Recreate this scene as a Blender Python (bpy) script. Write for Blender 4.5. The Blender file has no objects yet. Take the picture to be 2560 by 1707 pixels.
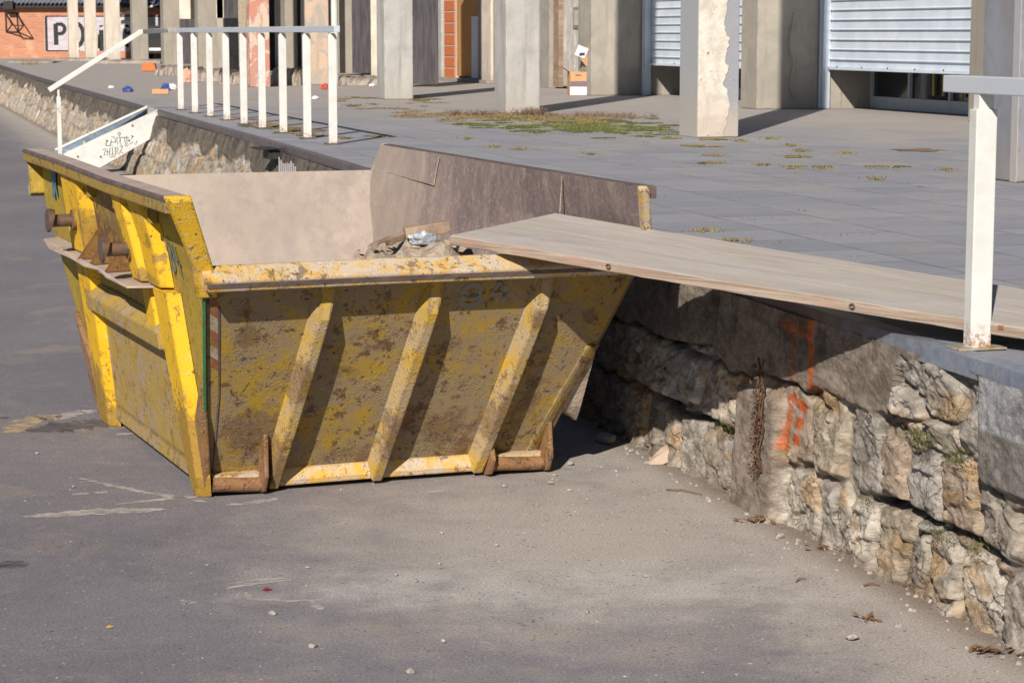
import bpy, bmesh, math, random
import numpy as np
from mathutils import Vector, Matrix
R = math.radians
random.seed(7)
scene = bpy.context.scene
C = scene.collection

# ------------------------------------------------------------------ camera
H = 2.1; CX, CY, FP = 1280.0, 853.5, 5600.0
TH = math.atan((CY - 82) / FP)
cam = bpy.data.objects.new('camera', bpy.data.cameras.new('camera')); C.objects.link(cam)
cam.location = (0, 0, H); cam.rotation_euler = (math.pi/2 - TH, 0, 0)
cam.data.sensor_width = 36; cam.data.lens = 36 * FP / 2560
cam.data.clip_start = 0.1; cam.data.clip_end = 2000
cam.data.dof.use_dof = True; cam.data.dof.focus_distance = 10.5; cam.data.dof.aperture_fstop = 14
scene.camera = cam
# ------------------------------------------------------------------ sky, sun, exposure
EL, AZ = R(31), R(193.8)
w = bpy.data.worlds.new('World'); scene.world = w; w.use_nodes = True
nt = w.node_tree; bg = nt.nodes['Background']; bg.inputs[1].default_value = 0.05
sky = nt.nodes.new('ShaderNodeTexSky'); sky.sky_type = 'NISHITA'; sky.sun_disc = False
sky.sun_elevation = EL; sky.sun_rotation = AZ; sky.air_density = 0.75; sky.dust_density = 0.25; sky.altitude = 600
nt.links.new(sky.outputs[0], bg.inputs[0])
sl = bpy.data.lights.new('sun', 'SUN'); sl.energy = 5.0; sl.angle = R(0.55); sl.color = (1.0, 0.925, 0.82)
so = bpy.data.objects.new('sun', sl); C.objects.link(so)
sd = Vector((math.sin(AZ)*math.cos(EL), math.cos(AZ)*math.cos(EL), math.sin(EL)))
so.rotation_euler = sd.to_track_quat('Z', 'Y').to_euler(); so.location = sd * 30
vs = scene.view_settings; vs.view_transform = 'Standard'; vs.look = 'None'; vs.exposure = 0.36; vs.gamma = 1

# ------------------------------------------------------------------ placing helpers
def ray(x, y):
    a = (x - CX)/FP; b = -(y - CY)/FP
    return Vector((a, math.cos(TH) + b*math.sin(TH), -math.sin(TH) + b*math.cos(TH)))
def bz(x, y, z=0.0):                 # point at height z seen at photo position x, y
    r = ray(x, y); t = (z - H)/r.z; return Vector((r.x*t, r.y*t, z))
def by(x, y, Y):
    r = ray(x, y); t = Y/r.y; return Vector((r.x*t, Y, H + r.z*t))
def bpl(x, y, P0, n):
    r = ray(x, y); t = (Vector(P0) - Vector((0, 0, H))).dot(n)/r.dot(n); return Vector((0, 0, H)) + r*t
D = 0.97                             # height of the loading platform
DD = Vector((-0.27, 0.963, 0)).normalized()    # along the platform edge
NF = Vector((-DD.y, DD.x, 0))                  # out of the platform wall, towards the road
ZZ = Vector((0, 0, 1))
def xb(y): return 1.18 - 0.285*(y - 9.63)
_EY = [-10, 0, 7.44, 18.87, 24.84, 32.6, 56.9, 80, 150]; _EX = [6.4, 3.73, 1.72, -1.27, -2.87, -5.10, -11.95, -18.2, -37.2]
def xt(y): return float(np.interp(y, _EY, _EX))

# ------------------------------------------------------------------ object helpers
def tag(o, label=None, cat=None, group=None, kind=None):
    if label: o['label'] = label
    if cat: o['category'] = cat
    if group: o['group'] = group
    if kind: o['kind'] = kind
    return o
def empty(name, loc, label, cat, group=None, rz=0):
    o = bpy.data.objects.new(name, None); C.objects.link(o); o.location = loc; o.rotation_euler = (0, 0, rz)
    o.empty_display_size = .1
    return tag(o, label, cat, group)
class MB:
    def __init__(s): s.v = []; s.f = []; s.sm = []
    def add(s, vs, fs, smooth=False):
        k = len(s.v); s.v += [Vector(p) for p in vs]; s.f += [[k+i for i in f] for f in fs]; s.sm += [smooth]*len(fs); return s
    def box(s, c, sx, sy, sz, ax=None, ay=None, az=None):
        ax = Vector(ax or (1, 0, 0)); ay = Vector(ay or (0, 1, 0)); az = Vector(az or (0, 0, 1)); c = Vector(c)
        vs = [c + ax*(sx/2*i) + ay*(sy/2*j) + az*(sz/2*k) for k in (-1, 1) for j in (-1, 1) for i in (-1, 1)]
        return s.add(vs, [(0, 2, 3, 1), (4, 5, 7, 6), (0, 1, 5, 4), (2, 6, 7, 3), (0, 4, 6, 2), (1, 3, 7, 5)])
    def hexa(s, b, t):                # bottom quad and top quad
        return s.add(list(b)+list(t), [(3, 2, 1, 0), (4, 5, 6, 7), (0, 1, 5, 4), (1, 2, 6, 5), (2, 3, 7, 6), (3, 0, 4, 7)])
    def prism(s, poly, ext):
        n = len(poly); ext = Vector(ext); p = [Vector(q) for q in poly]
        return s.add(p + [q+ext for q in p], [tuple(range(n))[::-1], tuple(range(n, 2*n))] + [(i, (i+1) % n, n+(i+1) % n, n+i) for i in range(n)])
    def sweep(s, path, prof):          # prof list of offset vectors per section (same for all)
        n = len(prof); vs = []
        for p in path: vs += [Vector(p)+Vector(q) for q in prof]
        fs = [tuple(range(n))[::-1], tuple(range((len(path)-1)*n, len(path)*n))]
        for i in range(len(path)-1):
            for j in range(n): fs.append((i*n+j, i*n+(j+1) % n, (i+1)*n+(j+1) % n, (i+1)*n+j))
        return s.add(vs, fs)
    def tube(s, path, r, n=10, r2=None):
        path = [Vector(p) for p in path]; vs = []; m = len(path)
        for i, p in enumerate(path):
            d = (path[min(i+1, m-1)] - path[max(i-1, 0)]).normalized()
            a = d.cross(ZZ if abs(d.z) < .9 else Vector((1, 0, 0))).normalized(); b = d.cross(a)
            rr = r + ((r2-r)*i/(m-1) if r2 is not None else 0)
            vs += [p + a*rr*math.cos(2*math.pi*k/n) + b*rr*math.sin(2*math.pi*k/n) for k in range(n)]
        fs = [(i*n+k, i*n+(k+1) % n, (i+1)*n+(k+1) % n, (i+1)*n+k) for i in range(m-1) for k in range(n)]
        k0 = len(s.f); s.add(vs, fs, True); s.add(vs[:n], [tuple(range(n))[::-1]]); s.add(vs[-n:], [tuple(range(n))]); return s
    def build(s, name, m, parent=None, bev=0.0, loc=None, seg=2):
        me = bpy.data.meshes.new(name); me.from_pydata([tuple(v) for v in s.v], [], s.f)
        for p, q in zip(me.polygons, s.sm): p.use_smooth = q
        b = bmesh.new(); b.from_mesh(me); bmesh.ops.recalc_face_normals(b, faces=b.faces); b.to_mesh(me); b.free()
        me.materials.append(m)
        o = bpy.data.objects.new(name, me); C.objects.link(o)
        if loc is not None: o.location = loc
        if parent: o.parent = parent
        if bev:
            md = o.modifiers.new('bevel', 'BEVEL'); md.width = bev; md.segments = seg; md.limit_method = 'ANGLE'; md.angle_limit = R(35)
        return o
def rock(name, loc, r, m, seed, flat=.7, parent=None, stretch=(1, 1)):
    rnd = random.Random(seed); b = bmesh.new(); bmesh.ops.create_icosphere(b, subdivisions=2, radius=1)
    pl = [(Vector((rnd.gauss(0, 1), rnd.gauss(0, 1), rnd.gauss(0, .8))).normalized(), rnd.uniform(.55, .9)) for _ in range(9)]
    for v in b.verts:
        c = v.co.copy()
        for n, d in pl:
            e = c.dot(n)
            if e > d: c -= n*(e-d)
        v.co = Vector((c.x*r*stretch[0], c.y*r*stretch[1], c.z*r*flat))
    mz = min(v.co.z for v in b.verts)
    for v in b.verts: v.co.z -= mz + r*.04
    me = bpy.data.meshes.new(name); b.to_mesh(me); b.free(); me.materials.append(m)
    o = bpy.data.objects.new(name, me); C.objects.link(o); o.location = loc; o.rotation_euler = (0, 0, rnd.uniform(0, 6)); o.parent = parent
    return o
def ribbon(mb, pts, wd, fn, nrm, off=.002, thick=.0015):   # painted stroke following 2D points mapped by fn
    P = [Vector((p[0], p[1])) for p in pts]; m = len(P); a = []; b = []
    for i in range(m):
        d = (P[min(i+1, m-1)] - P[max(i-1, 0)])
        d = d.normalized() if d.length > 1e-9 else Vector((1, 0)); n = Vector((-d.y, d.x))*wd/2
        a.append(fn(*(P[i]+n)) + nrm*off); b.append(fn(*(P[i]-n)) + nrm*off)
    for i in range(m-1): mb.add([a[i], a[i+1], b[i+1], b[i]], [(0, 1, 2, 3)])
def arc(cx, cy, rx, ry, a0, a1, n=14):
    return [(cx+rx*math.cos(R(a0+(a1-a0)*i/n)), cy+ry*math.sin(R(a0+(a1-a0)*i/n))) for i in range(n+1)]

# ------------------------------------------------------------------ materials
class G:
    def __init__(s, name):
        s.m = bpy.data.materials.new(name); s.m.use_nodes = True; s.t = s.m.node_tree; s.n = s.t.nodes
        s.p = s.n['Principled BSDF']; s.tc = s.n.new('ShaderNodeTexCoord'); s.obj = s.tc.outputs['Object']
    def L(s, a, b): s.t.links.new(a, b)
    def put(s, sock, v):
        if isinstance(v, bpy.types.NodeSocket): s.L(v, sock)
        elif isinstance(v, (tuple, list)) and sock.type == 'RGBA': sock.default_value = (*v[:3], 1)
        else: sock.default_value = v
    def map(s, sc=(1, 1, 1), rot=(0, 0, 0), vec=None, loc=(0, 0, 0)):
        n = s.n.new('ShaderNodeMapping'); n.inputs['Scale'].default_value = sc; n.inputs['Rotation'].default_value = rot; n.inputs['Location'].default_value = loc
        s.L(vec or s.obj, n.inputs[0]); return n.outputs[0]
    def noise(s, scale, det=6, rough=.6, vec=None, dist=0.0, sc=None, loc=(0, 0, 0), rot=(0, 0, 0), col=False):
        n = s.n.new('ShaderNodeTexNoise'); n.inputs['Scale'].default_value = scale; n.inputs['Detail'].default_value = det
        n.inputs['Roughness'].default_value = rough; n.inputs['Distortion'].default_value = dist
        if sc or loc != (0, 0, 0) or rot != (0, 0, 0): vec = s.map(sc or (1, 1, 1), rot, vec, loc)
        s.L(vec or s.obj, n.inputs['Vector']); return n.outputs['Color' if col else 'Fac']
    def vor(s, scale, feat='F1', vec=None, out='Distance', rand=1.0):
        n = s.n.new('ShaderNodeTexVoronoi'); n.feature = feat; n.inputs['Scale'].default_value = scale; n.inputs['Randomness'].default_value = rand
        s.L(vec or s.obj, n.inputs['Vector']); return n.outputs[out]
    def step(s, v, a, b):             # smooth 0..1 between a and b
        n = s.n.new('ShaderNodeMapRange'); n.interpolation_type = 'SMOOTHSTEP'
        s.put(n.inputs[0], v); n.inputs[1].default_value = a; n.inputs[2].default_value = b; return n.outputs[0]
    def lin(s, v, a, b, c=0, d=1):
        n = s.n.new('ShaderNodeMapRange'); s.put(n.inputs[0], v)
        for i, q in enumerate((a, b, c, d)): n.inputs[1+i].default_value = q
        return n.outputs[0]
    def mth(s, op, a, b=0.0):
        n = s.n.new('ShaderNodeMath'); n.operation = op; s.put(n.inputs[0], a); s.put(n.inputs[1], b); return n.outputs[0]
    def mul(s, a, b): return s.mth('MULTIPLY', a, b)
    def mix(s, f, a, b, mode='MIX'):
        n = s.n.new('ShaderNodeMix'); n.data_type = 'RGBA'; n.blend_type = mode
        s.put(n.inputs[0], f); s.put(n.inputs[6], a); s.put(n.inputs[7], b); return n.outputs[2]
    def xyz(s, vec=None):
        n = s.n.new('ShaderNodeSeparateXYZ'); s.L(vec or s.obj, n.inputs[0]); return n.outputs
    def wob(s, amt, scale, det=3):    # wobbled object coordinate
        n = s.n.new('ShaderNodeTexNoise'); n.inputs['Scale'].default_value = scale; n.inputs['Detail'].default_value = det; s.L(s.obj, n.inputs['Vector'])
        a = s.n.new('ShaderNodeVectorMath'); a.operation = 'SUBTRACT'; s.L(n.outputs['Color'], a.inputs[0]); a.inputs[1].default_value = (.5, .5, .5)
        b = s.n.new('ShaderNodeVectorMath'); b.operation = 'SCALE'; s.L(a.outputs[0], b.inputs[0]); b.inputs['Scale'].default_value = amt
        c = s.n.new('ShaderNodeVectorMath'); c.operation = 'ADD'; s.L(s.obj, c.inputs[0]); s.L(b.outputs[0], c.inputs[1]); return c.outputs[0]
    def out(s, col, rough=.85, bump=None, bs=.5, bd=.01, metal=0.0, spec=.3):
        s.put(s.p.inputs['Base Color'], col); s.put(s.p.inputs['Roughness'], rough); s.put(s.p.inputs['Metallic'], metal)
        s.p.inputs['Specular IOR Level'].default_value = spec
        if bump is not None:
            b = s.n.new('ShaderNodeBump'); b.inputs['Strength'].default_value = bs; b.inputs['Distance'].default_value = bd
            s.L(bump, b.inputs['Height']); s.L(b.outputs[0], s.p.inputs['Normal'])
        return s.m
M = {}
def simple(name, c1, c2, scale=8, rough=.85, bs=.3, bd=.005, sc=None, spec=.3, metal=0.0, lo=.35, hi=.65):
    g = G(name); n = g.noise(scale, 7, .62, sc=sc); M[name] = g.out(g.mix(g.step(n, lo, hi), c1, c2), rough, g.noise(scale*5, 5, .6, sc=sc), bs, bd, metal, spec); return M[name]

# asphalt of the yard
g = G('asphalt'); o = g.obj
x, y, _ = g.xyz()
fine = g.noise(95, 6, .85); grit = g.vor(140, 'F1'); big = g.noise(.5, 8, .68); mid = g.noise(3.2, 8, .7)
streak = g.noise(9, 7, .75, loc=(7, 7, 0))
dw = g.mul(g.mth('SUBTRACT', g.mth('SUBTRACT', 1.18, x), g.mul(g.mth('SUBTRACT', y, 9.63), .285)), .96)   # distance to the platform wall
def blob(cx, cy, rx, ry):
    a = g.mth('POWER', g.mth('DIVIDE', g.mth('SUBTRACT', x, cx), rx), 2.0); b = g.mth('POWER', g.mth('DIVIDE', g.mth('SUBTRACT', y, cy), ry), 2.0)
    return g.mth('SUBTRACT', 1.0, g.mth('SQRT', g.mth('ADD', a, b)))
def wobm(m, amp=.5, lo=-.1, hi=.5): return g.step(g.mth('ADD', m, g.mul(g.mth('SUBTRACT', mid, .5), amp*2)), lo, hi)
base = g.mix(g.step(big, .36, .66), (.158, .149, .170), (.192, .182, .200))
base = g.mix(g.mul(g.step(streak, .45, .7), .30), base, (.27, .25, .245)); base = g.mix(g.mul(g.step(g.noise(32, 6, .8, loc=(2, 2, 0)), .50, .66), .30), base, (.10, .092, .095))
dust = g.mth('MAXIMUM', wobm(blob(.35, 9.2, 1.7, 2.4), .55, -.2, 1.0), g.mul(wobm(g.lin(dw, 0, 1.7, 1, -.3), .8, -.1, .9), .95))
base = g.mix(g.mul(dust, .88), base, (.425, .385, .345))
tan = g.mul(g.step(g.noise(1.4, 5, .6, loc=(3, 8, 0), dist=.8), .54, .70), .28)
base = g.mix(tan, base, (.40, .32, .235))
pale = g.mul(g.mul(wobm(blob(.15, 8.35, 1.35, .55), .8, -.1, .9), .5), g.step(mid, .2, .7))
base = g.mix(pale, base, (.50, .485, .475))
white = g.mul(g.step(g.noise(11, 6, .85, loc=(1, 2, 0), dist=.5), .66, .72), g.step(dust, .1, .5))
base = g.mix(g.mul(white, .75), base, (.6, .58, .55))
dark = g.step(g.noise(1.6, 5, .7, loc=(9, 1, 0)), .62, .72)
base = g.mix(g.mul(dark, .14), base, (.12, .11, .115))
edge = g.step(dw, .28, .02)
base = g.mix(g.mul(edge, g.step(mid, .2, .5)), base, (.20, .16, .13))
base = g.mix(1.0, base, g.mix(g.step(fine, .28, .72), (.46, .46, .47), (1.54, 1.53, 1.52)), 'MULTIPLY')
wv_ = g.wob(.02, 30); g1_ = g.vor(30, 'F1', vec=wv_); g2_ = g.vor(22, 'F1', vec=g.map((1, 1, 1), loc=(4, 4, 4), vec=wv_))
base = g.mix(g.mul(g.mul(g.step(g1_, .20, .12), g.step(g.noise(9, 4, .7, loc=(6, 0, 0)), .48, .60)), .55), base, (.52, .49, .46)); base = g.mix(g.mul(g.mul(g.step(g2_, .22, .12), g.step(g.noise(7, 4, .7, loc=(0, 6, 0)), .45, .58)), .6), base, (.06, .055, .055))
speck = g.mul(g.step(grit, .13, .06), g.step(g.noise(30, 2), .52, .62))
base = g.mix(g.mul(speck, .6), base, (.5, .47, .43))
M['asphalt'] = g.out(base, .88, g.mth('ADD', g.mul(fine, .6), g.mul(g.noise(190, 2), .5)), .55, .004, spec=.25)

# slabs of the platform
g = G('paving')
br = g.n.new('ShaderNodeTexBrick'); g.L(g.map((1, 1, 1), (0, 0, R(-15.7) - math.pi/2), vec=g.wob(.03, 2.2)), br.inputs['Vector'])
br.inputs['Scale'].default_value = 1.0; br.inputs['Brick Width'].default_value = .62; br.inputs['Row Height'].default_value = .62
br.inputs['Mortar Size'].default_value = .012; br.inputs['Mortar Smooth'].default_value = .4; br.offset = .5
br.inputs['Color1'].default_value = (.205, .215, .258, 1); br.inputs['Color2'].default_value = (.262, .27, .31, 1); br.inputs['Mortar'].default_value = (.15, .14, .125, 1)
x, y, _ = g.xyz()
n1 = g.noise(.35, 5, .6, dist=.5); n2 = g.noise(2.4, 7, .65); fine = g.noise(40, 4, .7)
c = g.mix(g.mul(g.step(n2, .3, .7), .5), br.outputs['Color'], (.285, .285, .305))
far = g.step(g.mth('ADD', g.mth('ADD', y, g.mul(x, 1.2)), g.mul(g.mth('SUBTRACT', n1, .5), 26)), 22, 38)
c = g.mix(g.mul(far, .75), c, g.mix(g.step(n2, .35, .65), (.40, .345, .30), (.34, .31, .285)))
blt = g.step(g.noise(.9, 7, .72, loc=(2, 8, 0)), .50, .66); c = g.mix(g.mul(blt, .45), c, (.34, .32, .305)); st = g.noise(1.1, 6, .7, sc=(1, .35, 1), loc=(4, 4, 0))
c = g.mix(g.mul(g.step(st, .58, .72), .5), c, (.27, .215, .185))
c = g.mix(1.0, c, g.mix(fine, (.75, .75, .75), (1.25, 1.25, 1.25)), 'MULTIPLY')
M['paving'] = g.out(c, .8, g.mth('ADD', g.mul(br.outputs['Fac'], -.6), g.mul(fine, .4)), .4, .006, spec=.3)

# stone wall: stone tints come from the mesh, texture from noise
g = G('stone'); at = g.n.new('ShaderNodeAttribute'); at.attribute_name = 'tint'
n1 = g.noise(15, 8, .75, dist=.15, sc=(.6, .6, 1.0)); n2 = g.noise(70, 5, .75, sc=(.6, .6, 1.0)); vein = g.noise(11, 8, .8, dist=.3, sc=(.6, .6, 1.0))
c = g.mix(1.0, at.outputs['Color'], g.mix(g.step(n1, .36, .62), (.70, .68, .65), (1.30, 1.30, 1.30)), 'MULTIPLY')
c = g.mix(g.mul(g.mul(g.step(vein, .56, .62), .45), at.outputs['Alpha']), c, (.52, .48, .43))
c = g.mix(g.mul(g.step(g.noise(5, 6, .7, loc=(3, 0, 1)), .58, .68), .40), c, (.17, .125, .09))
vc = g.n.new('ShaderNodeTexVoronoi'); vc.feature = 'DISTANCE_TO_EDGE'; vc.inputs['Scale'].default_value = 8; g.L(g.map((.8, .8, 1.3), vec=g.wob(.14, 9, 4)), vc.inputs['Vector'])
ckm = g.mul(g.mul(g.step(vc.outputs['Distance'], .028, .008), g.step(g.noise(4, 4, .6, loc=(6, 6, 6)), .48, .58)), at.outputs['Alpha'])
c = g.mix(g.mul(ckm, .75), c, (.06, .045, .035))
M['stone'] = g.out(c, .92, g.mth('ADD', n1, g.mul(n2, .55)), 1.0, .026, spec=.2)

def skin(name, yellow=(.68, .43, .016), muddy=.5, rusty=.3, blobs=None, sc=1.0, gloss=.5, dustc=(.38, .29, .185), rustlow=0.0, olive=.3, streaks=.0, wear=.3, edge=.85, spots=0.0):
    g = G(name); x, y, z = g.xyz()
    a = g.noise(2.6*sc, 7, .65, dist=.7); b = g.noise(9*sc, 7, .7, dist=.4); f = g.noise(42*sc, 6, .75); vf = g.vor(58*sc, 'F1', vec=g.wob(.03, 20))
    c = g.mix(g.mul(g.step(a, .4, .68), olive*1.6), yellow, (.29, .20, .035))
    if wear: c = g.mix(g.mul(g.step(g.noise(17*sc, 6, .75, loc=(2, 7, 3)), .57, .66), wear), c, (.50, .47, .40))
    if streaks: c = g.mix(g.mul(g.step(g.noise(11, 6, .7, sc=(1, 1, .12)), .48, .68), streaks), c, (.24, .17, .06))
    mask = g.step(g.mth('ADD', g.mul(b, .62), g.mul(a, .42)), .66 - .32*muddy, .84 - .32*muddy)
    c = g.mix(g.mul(mask, .9), c, g.mix(f, tuple(q*.8 for q in dustc), tuple(q*1.12 for q in dustc)))
    bits = g.mul(g.step(vf, .36, .20), g.step(g.noise(5*sc, 4), .42, .60))
    if muddy > .3: c = g.mix(g.mul(bits, .55), c, tuple(q*1.18 for q in dustc))
    low = g.lin(z, 0, .5, rustlow, 0)
    r1 = g.step(g.mth('ADD', g.mth('ADD', g.mul(g.noise(4.6*sc, 8, .78, loc=(5, 1, 2), dist=.5), .8), g.mul(f, .25)), low), .69 - .11*rusty, .76 - .11*rusty)
    c = g.mix(g.mul(r1, .82), c, g.mix(g.step(b, .4, .6), (.085, .042, .022), (.21, .10, .045)))
    if blobs:
        ax_i, bl = blobs; hx = (x, y)[ax_i]; mm = None
        for (p0, q0, rx, rz, am) in bl:
            d1 = g.mth('DIVIDE', g.mth('SUBTRACT', hx, p0), rx); d2 = g.mth('DIVIDE', g.mth('SUBTRACT', z, q0), rz)
            k_ = g.mul(g.mth('SUBTRACT', 1.0, g.mth('SQRT', g.mth('ADD', g.mul(d1, d1), g.mul(d2, d2)))), am); mm = k_ if mm is None else g.mth('MAXIMUM', mm, k_)
        mk = g.step(g.mth('ADD', mm, g.mul(g.mth('SUBTRACT', g.noise(13, 7, .78, loc=(1, 6, 3)), .5), 2.6)), .15, .55)
        c = g.mix(g.mul(mk, .62), c, g.mix(g.step(f, .35, .65), (.06, .034, .024), (.17, .095, .055)))
    if spots:
        sp_ = g.step(g.mth('ADD', g.mul(g.noise(15*sc, 7, .75, loc=(9, 2, 5), dist=.4), .8), g.mul(g.noise(3.1, 4, loc=(1, 1, 4)), .3)), .60, .64)
        c = g.mix(g.mul(sp_, spots), c, g.mix(g.step(f, .4, .6), (.05, .03, .022), (.16, .085, .045)))
        scr = g.step(g.noise(13, 5, .85, sc=(.25, .25, 1.6), rot=(R(20), R(35), 0), loc=(4, 1, 0), dist=.3), .655, .675)
        c = g.mix(g.mul(scr, .6), c, (.40, .35, .28))
    chips = g.step(g.mth('ADD', g.noise(30*sc, 4, .7, loc=(8, 8, 8)), g.mul(g.noise(3, 3), .25)), .80 - .05*rusty, .83 - .05*rusty)
    c = g.mix(g.mul(chips, .85), c, (.06, .035, .022))
    if edge:
        bv = g.n.new('ShaderNodeBevel'); bv.samples = 4; bv.inputs[0].default_value = .022; ge = g.n.new('ShaderNodeNewGeometry')
        dp_ = g.n.new('ShaderNodeVectorMath'); dp_.operation = 'DOT_PRODUCT'; g.L(bv.outputs[0], dp_.inputs[0]); g.L(ge.outputs['True Normal'], dp_.inputs[1])
        em = g.mul(g.step(dp_.outputs['Value'], .99, .90), g.step(g.noise(14*sc, 6, .75, loc=(3, 9, 1)), .38, .52))
        c = g.mix(g.mul(em, edge), c, g.mix(g.step(f, .4, .6), (.055, .032, .024), (.15, .075, .04)))
    h = g.mth('ADD', g.mul(bits, 1.0 if muddy > .3 else .15), g.mul(f, .45))
    M[name] = g.out(c, g.lin(f, .2, .8, gloss, .95), h, .75, .006, spec=.35); return M[name]
skin('yellow_bright', spots=.6, yellow=(.68, .40, .010), blobs=(1, [(-.58, 1.08, .10, .22, 1.1), (.52, 1.08, .09, .16, 1.2), (.95, .12, .3, .30, 1.5), (-1.2, .12, .35, .40, 1.7), (-.9, .98, .3, .05, .9)]), muddy=.12, rusty=.62, olive=.08, wear=.35)
skin('yellow_side', spots=.5, yellow=(.36, .245, .022), blobs=(1, [(-.15, 1.25, .42, .22, .9), (-.4, 1.1, .2, .2, .8), (1.3, 1.2, .1, .2, .5), (-1.3, .3, .2, .4, .7)]), muddy=.22, rusty=.55, olive=.5, streaks=.55, wear=.3)
skin('yellow_mud', spots=.85, yellow=(.33, .21, .018), blobs=(0, [(-.68, .30, .22, .20, .9), (-.78, .78, .07, .07, 1.3), (-.3, .6, .12, .1, .5), (.25, .25, .25, .16, .7), (.15, .68, .14, .06, .7), (.65, .35, .12, .3, .6), (-.2, .15, .3, .08, .4), (.85, .8, .06, .06, 1.0)]), muddy=.82, rusty=.95, rustlow=.06, olive=.75, wear=.12, dustc=(.235, .18, .12))
skin('yellow_rib', spots=.6, yellow=(.46, .29, .035), blobs=(0, [(-.53, .55, .06, .16, 1.2), (-.57, .15, .1, .2, .9), (-.03, .25, .1, .22, .8), (.48, .3, .1, .2, .8), (.55, .8, .05, .08, .7)]), muddy=.74, rusty=.6, rustlow=.05, olive=.3)
skin('yellow_rim', spots=.7, yellow=(.58, .34, .04), muddy=.74, rusty=.75, dustc=(.50, .43, .36), olive=.1, sc=1.3, wear=.8)
skin('rusty_foot', yellow=(.24, .12, .05), muddy=.55, rusty=1.5, dustc=(.27, .19, .14), olive=.2)
skin('rusty_plate', yellow=(.20, .10, .03), muddy=.3, rusty=1.6, dustc=(.2, .12, .08), olive=.2)
skin('dusty_base', yellow=(.38, .25, .05), muddy=.62, rusty=.8, spots=.5, dustc=(.36, .28, .21), olive=.3, streaks=.3)
g = G('dust_metal'); n = g.noise(5, 7, .75, loc=(1, 1, 7)); f = g.noise(50, 4, .7)
c = g.mix(g.step(n, .35, .7), (.44, .355, .30), (.33, .255, .22)); c = g.mix(g.mul(g.step(g.noise(8, 6, .75, loc=(4, 4, 4)), .60, .70), .6), c, (.17, .12, .10))
M['dust_metal'] = g.out(c, .8, f, .3, .003)
g = G('dark_edge'); n = g.noise(9, 8, .8); M['dark_edge'] = g.out(g.mix(g.step(n, .4, .65), (.085, .062, .065), (.15, .11, .09)), .6, n, .4, .004, spec=.4)
g = G('inner_dust'); x, y, z = g.xyz(); n = g.noise(2.2, 6, .6, dist=.5); s_ = g.noise(10, 6, .65, sc=(1, 1, .18))
c = g.mix(g.step(n, .3, .7), (.40, .335, .285), (.335, .28, .24)); c = g.mix(g.mul(g.step(s_, .45, .65), .55), c, (.29, .24, .22)); c = g.mix(g.mul(g.step(g.noise(5, 8, .8, loc=(5, 5, 0), dist=.8), .56, .66), .4), c, (.23, .185, .165)); xm_ = g.step(x, -.1, .95); c = g.mix(g.mul(g.mul(xm_, g.step(g.noise(7, 7, .75, loc=(8, 1, 1), rot=(0, R(30), 0), sc=(1, 1, .3)), .42, .6)), .5), c, (.24, .20, .19))
c = g.mix(g.step(g.noise(24, 5, .7, loc=(1, 1, 1)), .70, .74), c, (.13, .09, .075))
M['inner_dust'] = g.out(c, .9, g.noise(30, 5, .7), .3, .004)
g = G('inner_mauve'); n = g.noise(2.4, 7, .65, dist=.8); s_ = g.noise(9, 7, .75, sc=(1, .6, .14), rot=(R(9), 0, 0), dist=.8); f = g.noise(28, 6, .75, dist=1.2)
c = g.mix(g.step(n, .35, .65), (.215, .16, .15), (.15, .115, .118)); c = g.mix(g.mul(g.step(s_, .46, .68), .75), c, (.33, .27, .235))
c = g.mix(g.mul(g.step(f, .52, .62), .6), c, (.36, .29, .25)); c = g.mix(g.mul(g.step(g.noise(18, 6, .8, sc=(1, 1, .3), loc=(1, 4, 4)), .58, .66), .6), c, (.42, .35, .31))
sc_ = g.noise(16, 4, .8, sc=(1, .9, .10), rot=(R(-28), 0, 0), loc=(3, 3, 3), dist=.5); c = g.mix(g.mul(g.step(sc_, .66, .70), .7), c, (.50, .44, .41))
x, y, z = g.xyz(); c = g.mix(g.mul(g.step(y, .4, 2.0), .55), c, (.36, .30, .25))
c = g.mix(g.mul(g.step(g.noise(3.2, 7, .8, loc=(7, 2, 0), dist=1.2), .66, .72), .6), c, (.26, .12, .06))
M['inner_mauve'] = g.out(c, .72, f, .4, .004, spec=.4)
simple('pin_metal', (.06, .045, .04), (.13, .075, .05), 20, .45, spec=.5)
simple('green_paint', (.03, .20, .10), (.05, .14, .05), 30, .6)
simple('red_paint', (.24, .06, .04), (.20, .13, .05), 30, .7)
simple('white_worn', (.36, .31, .25), (.24, .18, .10), 30, .7)
simple('blue_number', (.035, .14, .26), (.10, .20, .22), 40, .7)
simple('grey_number', (.17, .19, .20), (.25, .20, .12), 25, .8)
simple('marker_ink', (.05, .05, .07), (.12, .12, .14), 60, .6)
simple('rubble_dirt', (.46, .38, .30), (.27, .21, .16), 14, .95, .8, .02)
simple('rubble_stone', (.38, .35, .32), (.25, .21, .17), 12, .95, .5)
simple('pebble', (.38, .35, .32), (.22, .195, .17), 60, .9)
simple('pebble_dark', (.12, .10, .09), (.06, .05, .05), 60, .9)
simple('plastic_grey', (.36, .38, .41), (.22, .25, .29), 30, .35, spec=.5)
simple('old_wood', (.34, .25, .18), (.21, .145, .10), 8, .9, .6, .006, sc=(1, .2, 1))
simple('dark_wood_and_shade', (.045, .042, .05), (.085, .075, .08), 5, .9, .5, .01, sc=(3, 3, .3))
simple('ply_orange', (.50, .25, .085), (.40, .19, .06), 9, .8, .3, .003, sc=(1, 1, .2))
simple('brick_orange', (.55, .17, .06), (.46, .13, .045), 20, .85)
simple('mortar', (.5, .45, .4), (.4, .35, .3), 20, .95)
simple('cardboard', (.52, .31, .16), (.46, .27, .13), 20, .85)
simple('card_white', (.70, .68, .72), (.6, .58, .6), 20, .8)
simple('card_purple', (.19, .15, .17), (.16, .12, .14), 20, .8)
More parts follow.
